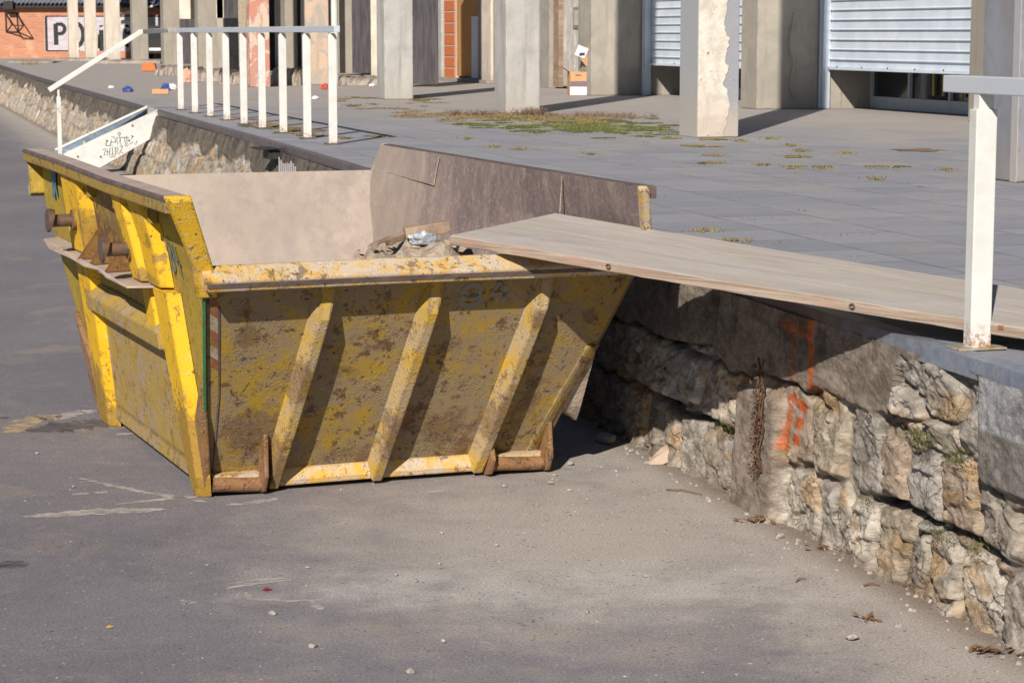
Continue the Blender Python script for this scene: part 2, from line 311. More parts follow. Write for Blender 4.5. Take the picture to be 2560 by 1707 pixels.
simple('ink_blue', (.03, .05, .14), (.03, .05, .14), 20, .8)
simple('blue_plastic', (.02, .045, .22), (.05, .08, .26), 20, .35, spec=.5)
simple('red_plastic', (.42, .05, .035), (.48, .09, .07), 20, .4, spec=.5)
simple('pink_plaster', (.62, .29, .22), (.55, .33, .26), 6, .9)
simple('paper_tan', (.42, .32, .25), (.36, .27, .21), 15, .9)
simple('black_metal', (.012, .011, .012), (.03, .028, .028), 20, .6)
simple('glass_dark', (.010, .014, .020), (.02, .026, .032), 2, .08, spec=.6)
simple('alu', (.42, .46, .52), (.36, .40, .46), 12, .45, .1, .002, spec=.5)
simple('shutter_metal', (.60, .66, .74), (.52, .58, .66), 3, .42, .1, .002, spec=.5)
simple('yellow_thing', (.45, .42, .05), (.35, .33, .05), 5, .6)
simple('void', (.012, .012, .014), (.02, .02, .022), 3, 1.0)
simple('roof_sheet', (.22, .23, .27), (.15, .155, .19), 4, .7, .3, .01)
simple('dry_weed', (.30, .20, .09), (.20, .15, .06), 9, .95)
simple('red_weed', (.15, .095, .075), (.22, .155, .11), 12, .95)
simple('green_weed', (.14, .185, .045), (.22, .20, .07), 9, .95)
simple('moss', (.085, .12, .02), (.15, .13, .05), 25, .95, 1, .01)
simple('brown_leaf', (.22, .12, .06), (.13, .07, .04), 25, .9)
simple('earth', (.20, .155, .115), (.12, .09, .06), 9, .95, .8, .02)

g = G('white_paint'); n = g.noise(6, 6, .7); f = g.noise(24, 6, .75, loc=(3, 3, 3))
c = g.mix(g.step(n, .4, .75), (.60, .60, .575), (.50, .495, .47)); c = g.mix(g.mul(g.step(f, .70, .74), .9), c, (.25, .12, .06))
gp_ = g.n.new('ShaderNodeNewGeometry'); wz_ = g.xyz(gp_.outputs['Position'])[2]; c = g.mix(g.mul(g.mul(g.step(wz_, 1.10, .98), g.step(wz_, .90, .96)), g.step(g.noise(40, 6, .8), .46, .60)), c, (.30, .14, .06))
scf = g.step(g.noise(16, 6, .8, sc=(1, 1, .4), loc=(5, 2, 2)), .62, .66); c = g.mix(g.mul(scf, .5), c, (.34, .33, .31))
M['white_paint'] = g.out(c, .45, f, .1, .002, spec=.4)
g = G('white_rust'); n = g.noise(6, 6, .7); f = g.noise(7, 7, .75, loc=(3, 3, 3)); 
c = g.mix(g.step(f, .56, .66), (.62, .62, .60), (.52, .22, .06)); c = g.mix(g.step(f, .64, .70), c, (.10, .05, .03)); M['white_rust'] = g.out(c, .55, f, .3, .003)
g = G('rail_paint'); n = g.noise(5, 6, .7); M['rail_paint'] = g.out(g.mix(n, (.50, .53, .58), (.42, .45, .51)), .45, n, .1, .002)

g = G('board_wood'); x, y, z = g.xyz()
w1 = g.noise(3.2, 8, .7, sc=(.25, 4, 4), dist=.5); w2 = g.noise(16, 6, .75, sc=(.10, 5, 5)); f = g.noise(60, 3, .6, sc=(.3, 1, 1))
c = g.mix(g.step(w1, .3, .7), (.45, .41, .375), (.35, .31, .275)); c = g.mix(g.mul(g.step(w2, .5, .75), .6), c, (.25, .21, .18))
c = g.mix(g.mul(g.step(g.noise(2.5, 5, .6, loc=(2, 2, 2)), .55, .7), .5), c, (.42, .42, .46))
M['board_wood'] = g.out(c, .85, g.mth('ADD', w2, g.mul(f, .4)), .5, .004, spec=.25)
g = G('board_edge'); w2 = g.noise(10, 7, .75, sc=(.12, 6, 6), dist=.4); n = g.noise(3, 5, .6)
c = g.mix(g.step(w2, .35, .65), (.42, .34, .27), (.25, .18, .135)); c = g.mix(g.mul(g.step(n, .5, .68), .6), c, (.40, .22, .17))
M['board_edge'] = g.out(c, .9, w2, .9, .008)

def concrete(name, a, b, stain=(.2, .17, .14), patch=None, sc=1.0, amt=.4):
    g = G(name); x, y, z = g.xyz(); n1 = g.noise(1.6*sc, 7, .65, dist=.5); v_ = g.noise(3.0*sc, 6, .65, sc=(2, 2, .16)); f = g.noise(30, 5, .7)
    c = g.mix(g.step(n1, .35, .65), a, b); c = g.mix(g.mul(g.step(v_, .5, .75), amt), c, stain)
    c = g.mix(g.mul(g.step(z, .45, .0), .45), c, tuple(q*.8 for q in (.36, .31, .265)))
    bvc = g.n.new('ShaderNodeBevel'); bvc.samples = 4; bvc.inputs[0].default_value = .05; gec = g.n.new('ShaderNodeNewGeometry'); dpc = g.n.new('ShaderNodeVectorMath'); dpc.operation = 'DOT_PRODUCT'; g.L(bvc.outputs[0], dpc.inputs[0]); g.L(gec.outputs['True Normal'], dpc.inputs[1])
    chp = g.mul(g.step(dpc.outputs['Value'], .99, .9), g.step(g.noise(5, 7, .75, loc=(3, 3, 1)), .50, .56)); c = g.mix(g.mul(chp, .7), c, tuple(q*.5 for q in b))
    spt = g.step(g.noise(12, 7, .8, loc=(2, 6, 1)), .63, .67); c = g.mix(g.mul(spt, .6), c, tuple(q*.55 for q in b))
    if patch:
        p = g.step(g.noise(1.3, 7, .7, loc=(1, 5, 2), dist=.9), .52, .54); c = g.mix(p, c, patch)
    M[name] = g.out(c, .9, g.mth('ADD', f, g.mul(n1, .6)), .4, .006)
concrete('conc_pillar', (.43, .42, .40), (.33, .325, .315), amt=.55)
concrete('conc_tan', (.32, .29, .245), (.26, .235, .20), amt=.55)
concrete('conc_cream', (.60, .54, .46), (.50, .44, .37))
concrete('conc_peach', (.55, .41, .31), (.48, .37, .29), patch=(.36, .33, .29))
concrete('conc_facade', (.36, .33, .285), (.28, .26, .225), amt=.6)
concrete('render_red', (.50, .20, .15), (.44, .24, .19), patch=(.52, .42, .34))
concrete('conc_grey', (.24, .245, .275), (.18, .185, .21), amt=.6)
concrete('door_old', (.56, .54, .50), (.42, .39, .36), stain=(.24, .16, .11), sc=2.0, amt=.6)
concrete('kerb_old', (.36, .31, .27), (.26, .22, .19), sc=2)
# peeling pillar: white render over grey
g = G('peeling'); x, y, z = g.xyz(); wv = g.wob(.26, 4.5, 7); wx, wy, wz = g.xyz(wv); n1 = g.noise(6, 7, .7); 
c = g.mix(g.step(n1, .35, .65), (.62, .575, .51), (.46, .42, .37)); c = g.mix(g.mul(g.step(g.noise(9, 6, .7, loc=(2, 0, 1)), .60, .68), .6), c, (.34, .27, .21))
m_ = g.step(wx, .325, .33); c = g.mix(m_, c, (.265, .27, .30)); c = g.mix(g.mul(g.step(z, .5, .1), .7), c, (.42, .355, .30))
c = g.mix(g.mul(g.step(g.noise(14, 5, .7), .63, .67), .8), c, (.17, .10, .07))
M['peeling'] = g.out(c, .92, g.mth('ADD', g.mul(m_, -.8), n1), .7, .02)
g = G('pillar_side'); n1 = g.noise(5, 7, .7, sc=(1, 1, .5), dist=.5); x, y, z = g.xyz()
c = g.mix(g.step(z, .2, .8), (.38, .35, .32), (.34, .35, .36)); e = g.mul(g.step(n1, .52, .56), g.step(y, -.02, -.12)); M['pillar_side'] = g.out(g.mix(e, c, (.09, .05, .045)), .9, n1, .5, .01)
# brickwork of the far building
g = G('brickwork'); br = g.n.new('ShaderNodeTexBrick'); g.L(g.map((1, 1, 1), (R(90), 0, 0)), br.inputs['Vector'])
br.inputs['Scale'].default_value = 1; br.inputs['Brick Width'].default_value = .27; br.inputs['Row Height'].default_value = .085; br.inputs['Mortar Size'].default_value = .012
br.inputs['Color1'].default_value = (.50, .20, .11, 1); br.inputs['Color2'].default_value = (.40, .15, .085, 1); br.inputs['Mortar'].default_value = (.42, .27, .19, 1)
c = g.mix(g.mul(g.step(g.noise(1.2, 6, .65), .5, .7), .6), br.outputs['Color'], (.56, .36, .25)); c = g.mix(g.mul(g.step(g.noise(.9, 6, .7, loc=(4, 2, 2)), .6, .7), .5), c, (.24, .12, .08))
M['brickwork'] = g.out(c, .9, br.outputs['Fac'], .4, -.01)
g = G('mural_white'); n = g.noise(5, 6, .7, sc=(.4, 1, 3)); M['mural_white'] = g.out(g.mix(g.step(n, .45, .62), (.46, .46, .52), (.44, .31, .30)), .9)
g = G('nosing'); x, y, z = g.xyz(); n = g.noise(5, 7, .7, dist=.4); f = g.noise(26, 6, .7)
c = g.mix(g.step(n, .35, .65), (.085, .070, .075), (.13, .105, .105))
bl = g.step(g.mth('ADD', y, g.mul(g.mth('SUBTRACT', n, .5), 3.0)), 9.0, 8.0)
c = g.mix(bl, c, g.mix(g.step(f, .3, .7), (.15, .18, .24), (.24, .26, .30))); c = g.mix(g.mul(g.step(f, .62, .68), .7), c, (.08, .055, .05))
c = g.mix(g.mul(g.step(g.noise(12, 6, .75, loc=(5, 5, 5)), .66, .71), .7), c, (.40, .37, .36))
M['nosing'] = g.out(c, .5, f, .4, .004, spec=.4)

# ================================================================== SETTING
gm = MB(); gm.add([(-400, -40, 0), (400, -40, 0), (400, 600, 0), (-400, 600, 0)], [(0, 1, 2, 3)])
tag(gm.build('road', M['asphalt']), kind='structure')
pm = MB(); ys = [-6, 2, 6, 8, 10, 14, 20, 30, 45, 65, 90, 140]
for i in range(len(ys)-1):
    a, b = ys[i], ys[i+1]; pm.add([(xt(a)+.06, a, D-.004), (60, a, D-.004), (60, b, D-.004), (xt(b)+.06, b, D-.004)], [(0, 1, 2, 3)])
tag(pm.build('pavement', M['paving']), kind='structure')

# ---- numpy noise
rs = np.random.RandomState(3)
LAT = rs.rand(256, 256)
def vn(u, v):
    i = np.floor(u).astype(int); j = np.floor(v).astype(int); fu = u-i; fv = v-j; fu = fu*fu*(3-2*fu); fv = fv*fv*(3-2*fv)
    A = LAT[i & 255, j & 255]; B = LAT[(i+1) & 255, j & 255]; Cc = LAT[i & 255, (j+1) & 255]; Dd = LAT[(i+1) & 255, (j+1) & 255]
    return (A*(1-fu)+B*fu)*(1-fv) + (Cc*(1-fu)+Dd*fu)*fv
def fbm(u, v, o=4):
    s = 0; a = .5
    for k in range(o): s = s + a*vn(u*2**k+17*k, v*2**k+31*k); a *= .5
    return s
def ss(x, a, b):
    t = np.clip((x-a)/(b-a), 0, 1); return t*t*(3-2*t)

wall = empty('retaining_wall', (xb(9), 9, 0), 'rough stone retaining wall with a concrete top band holding up the loading platform', 'wall')
near_seeds = [(9.31,.14,.16,.13),(9.04,.15,.10,.13),(8.89,.15,.08,.13),(8.72,.16,.11,.13),(8.45,.17,.16,.12),(8.25,.10,.10,.11),(8.03,.15,.12,.13),(7.77,.14,.13,.13),(7.50,.13,.10,.15),(7.25,.15,.14,.14),(7.0,.13,.13,.14),
 (9.36,.42,.14,.17),(9.06,.44,.17,.15),(8.72,.43,.15,.16),(8.47,.43,.10,.13),(8.2,.43,.13,.14),(7.93,.42,.14,.15),(7.62,.40,.15,.16),(7.3,.42,.17,.15),(7.0,.40,.14,.16),
 (8.08,.75,.16,.05),(8.05,.64,.16,.055),(8.30,.60,.10,.06),(7.80,.68,.12,.08),(8.32,.70,.08,.045),
 (10.12,.44,.22,.12),(10.40,.40,.12,.12),(10.87,.15,.14,.12),(10.60,.17,.13,.14),(10.32,.14,.12,.12),(10.09,.14,.10,.13),(11.25,.47,.22,.14),(10.86,.48,.16,.14),(10.62,.47,.12,.12),(11.4,.15,.2,.13),(11.13,.13,.13,.13),
 (11.65,.46,.18,.14),(11.75,.15,.16,.13),(12.0,.45,.16,.14),(12.1,.16,.18,.13),(12.4,.44,.2,.14),(12.5,.15,.18,.13)]
yy = 12.8
far_seeds = []
for row, (z0, z1) in enumerate(((0, .30), (.30, .58), (.58, .84))):
    yy = 12.6 + row*.13
    while yy < 95:
        wd = random.uniform(.12, .22)*(1 + max(0, yy-20)/60); far_seeds.append((yy+wd, (z0+z1)/2+random.uniform(-.05, .05), wd, random.uniform(.11, .17))); yy += 2*wd
PAL = [(.41,.36,.30),(.38,.335,.285),(.45,.405,.35),(.35,.315,.28),(.41,.35,.275),(.36,.285,.22),(.41,.38,.35),(.32,.275,.23),(.46,.42,.37)]
def cells(u, v, seed):
    iu = np.floor(u).astype(int); iv = np.floor(v).astype(int); b1 = np.full(u.shape, 9.); b2 = b1.copy(); val = np.zeros(u.shape)
    for a_ in (-1, 0, 1):
        for b_ in (-1, 0, 1):
            ci_ = (iu+a_+seed*13) & 255; cj_ = (iv+b_+seed*29) & 255
            pu = iu+a_+LAT[ci_, cj_]; pv = iv+b_+LAT[cj_, ci_ ^ 85]; t1 = LAT[(ci_+101) & 255, cj_]-.5; t2 = LAT[ci_, (cj_+77) & 255]-.5; t3 = LAT[(ci_+50) & 255, (cj_+9) & 255]-.5
            d_ = np.hypot(u-pu, v-pv); n_ = d_ < b1; b2 = np.where(n_, b1, np.minimum(b2, d_)); val = np.where(n_, t1*(u-pu)*1.6 + t2*(v-pv)*1.6 + t3, val); b1 = np.where(n_, d_, b1)
    return val, b2-b1
def wallmesh(y0, y1, dy, dz, seeds, name, far):
    Y = np.arange(y0, y1+dy/2, dy); Z = np.arange(-.03, .925, dz); yg, zg = np.meshgrid(Y, Z, indexing='ij')
    wy = yg + .07*(fbm(yg*4, zg*6, 3)-.45); wz = zg + .045*(fbm(yg*4+40, zg*6+9, 3)-.45)
    if far: wz = zg + .12*(fbm(yg*2.2+40, zg*6+9, 3)-.45)
    f1 = np.full(yg.shape, 9e9); f2 = f1.copy(); idd = np.zeros(yg.shape, int)
    for k, (sy, sz, a, b) in enumerate(seeds):
        sel = np.abs(Y-sy) < a*5+.3; 
        if not sel.any(): continue
        d = np.full(yg.shape, 9e9)
        q = (np.abs((wy[sel]-sy)/a)**2.4 + np.abs((wz[sel]-sz)/b)**2.4)**(1/2.4); d[sel] = q
        nw = d < f1; f2 = np.where(nw, f1, np.minimum(f2, d)); idd = np.where(nw, k, idd); f1 = np.where(nw, d, f1)
    e = (f2-f1)
    rk = np.random.RandomState(5); tilt = rk.uniform(-1, 1, (len(seeds), 2)); dep = rk.uniform(.5, 1.0, len(seeds)); ci = rk.randint(0, len(PAL), len(seeds))
    sy_ = np.array([s[0] for s in seeds]); sz_ = np.array([s[1] for s in seeds]); sa = np.array([s[2] for s in seeds]); sb = np.array([s[3] for s in seeds])
    bul = ss(e, -.05, .55)**.55 * (.35+.65*dep[idd])
    h = .074*bul + .016*bul*(tilt[idd, 0]*(yg-sy_[idd])/sa[idd] + tilt[idd, 1]*(zg-sz_[idd])/sb[idd])
    ridge = np.abs(fbm(yg*6+5+zg*3, zg*13+2, 5)-.47)
    facet = np.abs(fbm(yg*3.2+idd*3.7-zg*2, zg*7+idd*1.3, 3)-.47)
    h += (-.035*ridge - .03*facet)*ss(e, 0, .3) + .016*(fbm(yg*15, zg*26, 4)-.45) - .020*np.abs(fbm(yg*13+zg*5+3, zg*22, 4)-.47) - .014*np.abs(fbm(yg*34+1, zg*52, 3)-.44)
    wu = yg + .06*(fbm(yg*8, zg*14, 3)-.45); wv = zg + .03*(fbm(yg*8+9, zg*14, 3)-.45)
    c1_, e1_ = cells(wu*5.5 + wv*3, wv*9.5 - wu*2, 3); c2_, e2_ = cells(wu*15, wv*24, 5)
    h += (.018*c1_ + .007*c2_ - .008*(1-ss(e1_, 0, .10)))*ss(e, 0, .25)*(1 if not far else .6)
    crk = (1-ss(e1_, .0, .07))*(fbm(yg*7, zg*7, 2) > .42)
    stone = ss(e, .03, .12)
    # mortar smeared between stones here and there
    mort = ss(fbm(yg*2.3+70, zg*3.1+12, 4), .30, .48)
    if far: mort *= .8
    hm = .026 + .02*(fbm(yg*9, zg*9, 3)-.4)
    gap = 1 - stone
    h = np.where((gap > 0), h*(1-gap*mort) + hm*gap*mort, h)
    col = np.array(PAL)[ci[idd]].astype(float)
    col *= (rk.uniform(.80, 1.22, len(seeds))[idd])[..., None]; col *= (0.80 + .44*fbm(yg*5+idd*5, zg*9, 5))[..., None]
    # ochre and brown stains on single stones
    col *= (1 - .40*crk + .16*c2_)[..., None]
    oc = ss(fbm(yg*3.2+9, zg*5.5+idd*2.1, 5), .56, .66)[..., None]; col = col*(1-oc*.6) + np.array((.42, .26, .11))*oc*.6
    mc = np.array((.21, .175, .145)); dk = np.array((.035, .03, .025))
    gc = mc*mort[..., None] + dk*(1-mort[..., None]); gs = (gap*(1-.25*mort))[..., None]; col = col*(1-gs) + gc*gs
    # open courses between the rows of stone
    if not far:
        for (lz, amt) in ((.295, 1.0), (.60, .55)):
            cz = lz + .035*(fbm(yg*3.1+lz*90, yg*0+3, 3)-.45)*2 + (.02*np.sin(yg*4))
            g_ = np.exp(-((zg-cz)/.017)**2)*ss(fbm(yg*1.7+lz*50, yg*0, 2), .25, .42)*amt
            if lz < .5: g_ *= 1 - ss(yg, 9.50, 9.56)*(1-ss(yg, 9.98, 10.04))
            h -= .09*g_; col = col*(1-g_[..., None]*.92) + dk*g_[..., None]*.92
    # concrete band under the edging
    lo = .60 + .10*(fbm(yg*2.4+3, yg*0+5, 4)-.45)*2 if not far else .66 + .22*(fbm(yg*1.3+3, yg*0+5, 3)-.45)*2
    if not far: lo = lo + .26*ss(yg, 8.50, 8.36)*ss(yg, 7.70, 7.76) - .08*ss(yg, 7.72, 7.68)
    band = ss(zg, lo, lo+.012)
    hb = .045 + .03*fbm(yg*4, zg*8, 5) + .012*fbm(yg*30, zg*50, 3)
    cb = np.array((.255, .215, .18))*(0.75+.5*fbm(yg*4+8, zg*7, 4))[..., None]
    cb = cb*(.60 if far else 1.0); drip = ss(fbm(yg*9, zg*2.5+4, 4), .50, .62)*ss(zg, .62, .88); cb = cb*(1-.45*drip[..., None])
    if not far:
        blk = (ss(yg, 7.72, 7.69)*ss(zg, .53, .56)); hb += .03*blk; cb = cb*(1-blk[..., None]) + (np.array((.36, .36, .375))*ss(zg, .73, .745)[..., None] + np.array((.225, .205, .19))*(1-ss(zg, .73, .745)[..., None]))*blk[..., None]*(0.85+.3*fbm(yg*8, zg*8))[..., None]
        pil = ss(yg, 9.50, 9.54)*(1-ss(yg, 9.97, 10.02))*(1-ss(zg, .52, .58))
        pb = np.maximum(band, pil)
        hb = hb + .03*pil
        cb = cb*(1-pil[..., None]) + np.array((.285, .235, .195))*pil[..., None]*(0.85+.3*fbm(yg*5, zg*5))[..., None]; band = pb
    # crack line under the band
    ck = np.exp(-((zg-lo)/.010)**2)*(fbm(yg*3+20, yg*0) > .38)*(1.0 if not far else .5)
    if not far:
        fl = ss(yg, 9.15, 9.25)*(1-ss(yg, 9.52, 9.60))*ss(zg, .30, .36)*(1-ss(zg, .56, .60)); h = h*(1-.65*fl) + .045*.65*fl
    h = h*(1-band)+hb*band - .03*ck
    col = col*(1-band[..., None]) + cb*band[..., None]; col = col*(1-.8*ck[..., None])
    # dirt at the foot
    ft = ss(zg, .09, 0)*ss(fbm(yg*5, zg*9+3), .3, .5); col = col*(1-.6*ft[..., None]) + np.array((.15, .115, .085))*.6*ft[..., None]
    mid_ = ss(zg, .05, -.02); h += .02*mid_
    if not far:   # orange spray paint and a white scratch on the near stones
        def stroke(ya, za, yb_, zb, wd, amt=1.0, colr=(.52, .125, .04)):
            nonlocal col
            t = np.clip(((yg-ya)*(yb_-ya)+(zg-za)*(zb-za))/((yb_-ya)**2+(zb-za)**2+1e-9), 0, 1)
            dist = np.sqrt(((yg-ya-t*(yb_-ya))*.45)**2+(zg-za-t*(zb-za))**2)*(1+.5*(fbm(yg*20, zg*20)-.5))
            a_ = (ss(dist, wd*1.25, wd*.75)*amt)[..., None]; col = col*(1-a_)+np.array(colr)*a_
        stroke(9.225, .93, 9.215, .61, .011); stroke(9.43, .565, 9.46, .54, .020, .85); stroke(9.46, .54, 9.50, .33, .014, .75)
        for (q, r_) in ((.54, .030), (.465, .026), (.39, .026)): stroke(9.34+(.54-q)*.25, q+.006, 9.345+(.54-q)*.25, q-.010, r_*.72, 1.0)
        stroke(9.48, .87, 9.30, .86, .03, .45, (.45, .12, .04)); stroke(9.40, .86, 9.395, .62, .012, .4, (.45, .12, .04))
        stroke(9.47, .54, 9.40, .515, .006, .9, (.6, .56, .52))
    xw = 1.18 - .285*(yg-9.63); xtp = np.interp(yg, _EY, _EX) + .05
    t = np.clip(zg/.95, 0, 1); X = xw*(1-t) + xtp*t
    P = np.stack([X + NF.x*h, yg + NF.y*h, zg], -1).reshape(-1, 3)
    ny, nz = yg.shape; idx = np.arange(ny*nz).reshape(ny, nz)
    F = np.stack([idx[:-1, :-1], idx[:-1, 1:], idx[1:, 1:], idx[1:, :-1]], -1).reshape(-1, 4)
    me = bpy.data.meshes.new(name); me.from_pydata(P.tolist(), [], F.tolist()); me.materials.append(M['stone'])
    at = me.attributes.new('tint', 'FLOAT_COLOR', 'POINT'); cc = np.ones((ny*nz, 4), np.float32); cc[:, 3] = 1-band.ravel(); cc[:, :3] = np.clip(col.reshape(-1, 3), 0, 1); at.data.foreach_set('color', cc.ravel())
    me.polygons.foreach_set('use_smooth', [True]*len(me.polygons))
    o_ = bpy.data.objects.new(name, me); C.objects.link(o_); o_.parent = wall; o_.matrix_parent_inverse = wall.matrix_world.inverted() if False else Matrix.Translation(-Vector(wall.location))
    return o_
wallmesh(5.9, 12.7, .0085, .0075, near_seeds, 'stonework', False)
wallmesh(12.7, 95, .045, .03, far_seeds, 'stonework', True)
def wpart(mb, name, m, **k):
    o_ = mb.build(name, m, wall, **k); o_.matrix_parent_inverse = Matrix.Translation(-Vector(wall.location)); return o_
nm = MB(); path = [(xt(y_)+.012*math.sin(y_*.7)*.6, y_, D) for y_ in [5.2, 6, 7, 8, 9, 10, 11, 12, 14, 16, 18, 20, 23, 26, 30, 35, 40, 50, 60, 75, 95]]
I = -NF
nm.sweep(path, [NF*.012+ZZ*.0, I*.075+ZZ*.0, I*.075-ZZ*.01, NF*.0-ZZ*.0+I*.0-ZZ*.01, I*0-ZZ*.072, NF*.012-ZZ*.072])
wpart(nm, 'steel_edging', M['nosing'])
vb = MB(); cv = Vector((xt(22.8), 22.8, .885)) + NF*.10
vb.box(cv, .32, .16, .10, ax=DD, ay=NF); vb.box(cv+NF*.09+ZZ*.055, .42, .22, .012, ax=DD, ay=NF)
wpart(vb, 'vent_box', M['black_metal'], bev=.004)
pdp = MB()
for k in range(9):
    y_ = 21.05 + k*.11; zt = .90 - random.uniform(0, .05); ln = random.uniform(.12, .34)
    pdp.box(Vector((xb(y_)*.35+xt(y_)*.65+.02, y_, zt-ln/2)) + NF*.125, .05, .004, ln, ax=DD, ay=NF)
wpart(pdp, 'paint_drips', M['mural_white'])

# ================================================================== THE SKIP
SK = empty('waste_skip', (-1.027, 11.509, 0), 'yellow rusty skip with raised sides and ribbed sloping end, parked beside the platform', 'skip', rz=.377)
KV = .60; BV = 1.14
def hl(z): return BV + KV*z
def uL(z, v=-1.9):
    return -(.865 + .135*z) if z < 1.1 else -1.0135 + (z-1.1)/.315*((-1.075 + .026*v) + 1.0135)
def HL(z, sg=-1): return hl(z) if sg < 0 else (BV + .78*z if z < 1.23 else 2.10)
def uR(z, v=-1.9):
    t = min(1, max(0, (v+1.9)/3.9)); k = .272 - .092*t; lo = .765 + k*1.1
    return .765 + k*z if z < 1.1 else lo + (z-1.1)/.315*((.955 + .120*t) - lo)
ZT, ZN, ZF = 1.415, 1.095, 1.235
T = .008
def sk(mb, name, m, par=None, **k): return mb.build(name, m, par or SK, **k)
# side panels (long sides, raised)
def side(ufn, sgn):
    mb = MB(); vv = [(-hl(.04), .04), (-hl(ZT), ZT), (hl(ZT), ZT), (hl(.04), .04)]
    a = [Vector((ufn(z), v, z)) for v, z in vv]
    mb.prism(a, (sgn*.007, 0, 0)); return mb

mb = MB(); nz_, nv_ = 12, 30; g1 = []
for i in range(nz_+1):
    z = .04 + (ZT-.04)*i/nz_
    for j in range(nv_+1):
        v = -HL(z) + (HL(z)+HL(z, 1))*j/nv_; g1.append(Vector((uR(z, v)+.006*math.sin(v*3+z*4), v, z)))
k_ = len(g1); W_ = nv_+1; idx_ = lambda i, j: i*W_+j
g2 = [p_ - Vector((.008, 0, 0)) for p_ in g1]
fs_ = [(idx_(i, j), idx_(i, j+1), idx_(i+1, j+1), idx_(i+1, j)) for i in range(nz_) for j in range(nv_)]
fs_ += [tuple(k_+q for q in f[::-1]) for f in fs_]
bd2 = [idx_(0, j) for j in range(nv_)] + [idx_(i, nv_) for i in range(nz_)] + [idx_(nz_, j) for j in range(nv_, 0, -1)] + [idx_(i, 0) for i in range(nz_, 0, -1)]
fs_ += [(bd2[i], bd2[(i+1) % len(bd2)], k_+bd2[(i+1) % len(bd2)], k_+bd2[i]) for i in range(len(bd2))]
mb.add(g1+g2, fs_); rp = sk(mb, 'side_panel', M['inner_mauve'])
h1_ = [Vector((uL(p_.z, p_.y)+.004*math.sin(p_.y*4+1), p_.y, p_.z)) for p_ in g1]; h2_ = [p_ + Vector((.008, 0, 0)) for p_ in h1_]
mb = MB(); mb.add(h1_+h2_, fs_); sk(mb, 'side_panel', M['yellow_side'])
# inner patch plate and weld seam on the right panel (inside)
mb = MB(); nR = Vector((-1, 0, .185)).normalized()
for (va, za, vb_, zb) in ((2.02, 1.27, .95, 1.24), (.95, 1.24, .93, 1.40), (-1.0, .7, -1.0, 1.41)):
    mb = MB(); p = Vector((uR(za, va)-.012, va, za)); q = Vector((uR(zb, vb_)-.012, vb_, zb)); mb.tube([p, p.lerp(q, .5)+Vector((0, 0, .001)), q], .0035, 6); sk(mb, 'weld_seam', M['rubble_dirt'], rp)
# end panels
def end(sg, ztop, m):
    mb = MB(); zk = min(ztop, 1.1); a = [Vector((uL(.05)+.006, sg*HL(.05, sg), .05)), Vector((uR(.05, sg*1.9)-.006, sg*HL(.05, sg), .05)), Vector((uR(zk, sg*1.9)-.006, sg*HL(zk, sg), zk)), Vector((uR(ztop, sg*1.9)-.004, sg*HL(ztop, sg), ztop)), Vector((uL(ztop, sg*1.9)+.006, sg*HL(ztop, sg), ztop)), Vector((uL(zk)+.006, sg*HL(zk, sg), zk))]
    mb.prism(a, (0, -sg*.008, 0)); return mb
ep = sk(end(-1, ZN, None), 'end_panel', M['yellow_mud'])
sk(end(1, ZF, None), 'end_panel', M['inner_dust'])
mb = MB(); mb.prism([(uL(.05), -hl(.05), .05), (uR(.05), -hl(.05), .05), (uR(.05), hl(.05), .05), (uL(.05), hl(.05), .05)], (0, 0, .01)); sk(mb, 'floor_plate', M['inner_dust'])
# rims
SV = Vector((0, -KV, 1)).normalized()               # up the near slope
SN = Vector((0, -1, -KV)).normalized()              # out of the near slope
def rim_end(sg, zt, m, u0, u1):
    mb = MB(); s = Vector((0, sg*KV, 1)).normalized(); n = Vector((0, sg, -KV)).normalized(); p = Vector((0, sg*HL(zt, sg), zt))
    prof = [p - n*.004 + s*.030, p + n*.098 + s*.030, p + n*.108 + s*.020, p + n*.108 - s*.034, p + n*.004 - s*.048]
    mb.sweep([(u0, 0, 0), ((u0*.6+u1*.4), 0, .004), (u1, 0, 0)], prof); return mb
rim = sk(rim_end(-1, ZN, None, uL(ZN)-.02, uR(ZN)+.02), 'end_rim', M['yellow_rim'], bev=.006)
mb = MB(); p = Vector((0, -hl(ZN), ZN)) + SN*.1065 + SV*.014
mb.sweep([(uL(ZN)-.01, 0, 0), (-.3, 0, .003), (.3, 0, .002), (uR(ZN), 0, 0)], [p, p+SN*.006, p+SN*.008-SV*.016, p-SV*.018]); sk(mb, 'worn_edge', M['dark_edge'], rim)
sk(rim_end(1, ZF, None, uL(ZF)-.02, uR(ZF, 1.9)+.02), 'end_rim', M['inner_dust'], bev=.006)
mb = MB(); mb.sweep([(uL(ZT, -2), -hl(ZT)+.004, ZT), (uL(ZT, -.6)-.006, -.6, ZT-.006), (uL(ZT, 1), 1, ZT+.002), (uL(ZT, 2), HL(ZT, 1)+.02, ZT)], [Vector((.014, 0, .012)), Vector((-.082, 0, .012)), Vector((-.096, 0, 0)), Vector((-.092, 0, -.055)), Vector((.0, 0, -.06))])
tr = sk(mb, 'side_rim', skin('rim_worn', yellow=(.34, .225, .03), muddy=.45, rusty=1.0, spots=.9, streaks=.8, olive=.5, dustc=(.30, .21, .16), sc=1.3), bev=.005)
mb = MB(); mb.sweep([(uL(ZT, -2), -hl(ZT)-.004, ZT), (uL(ZT, -.6)-.006, -.6, ZT-.006), (uL(ZT, 1), 1, ZT+.002), (uL(ZT, 2), HL(ZT, 1)+.018, ZT)], [Vector((.012, 0, .013)), Vector((.012, 0, .016)), Vector((-.088, 0, .016)), Vector((-.088, 0, .010))]); sk(mb, 'dusty_top', M['dust_metal'], tr)
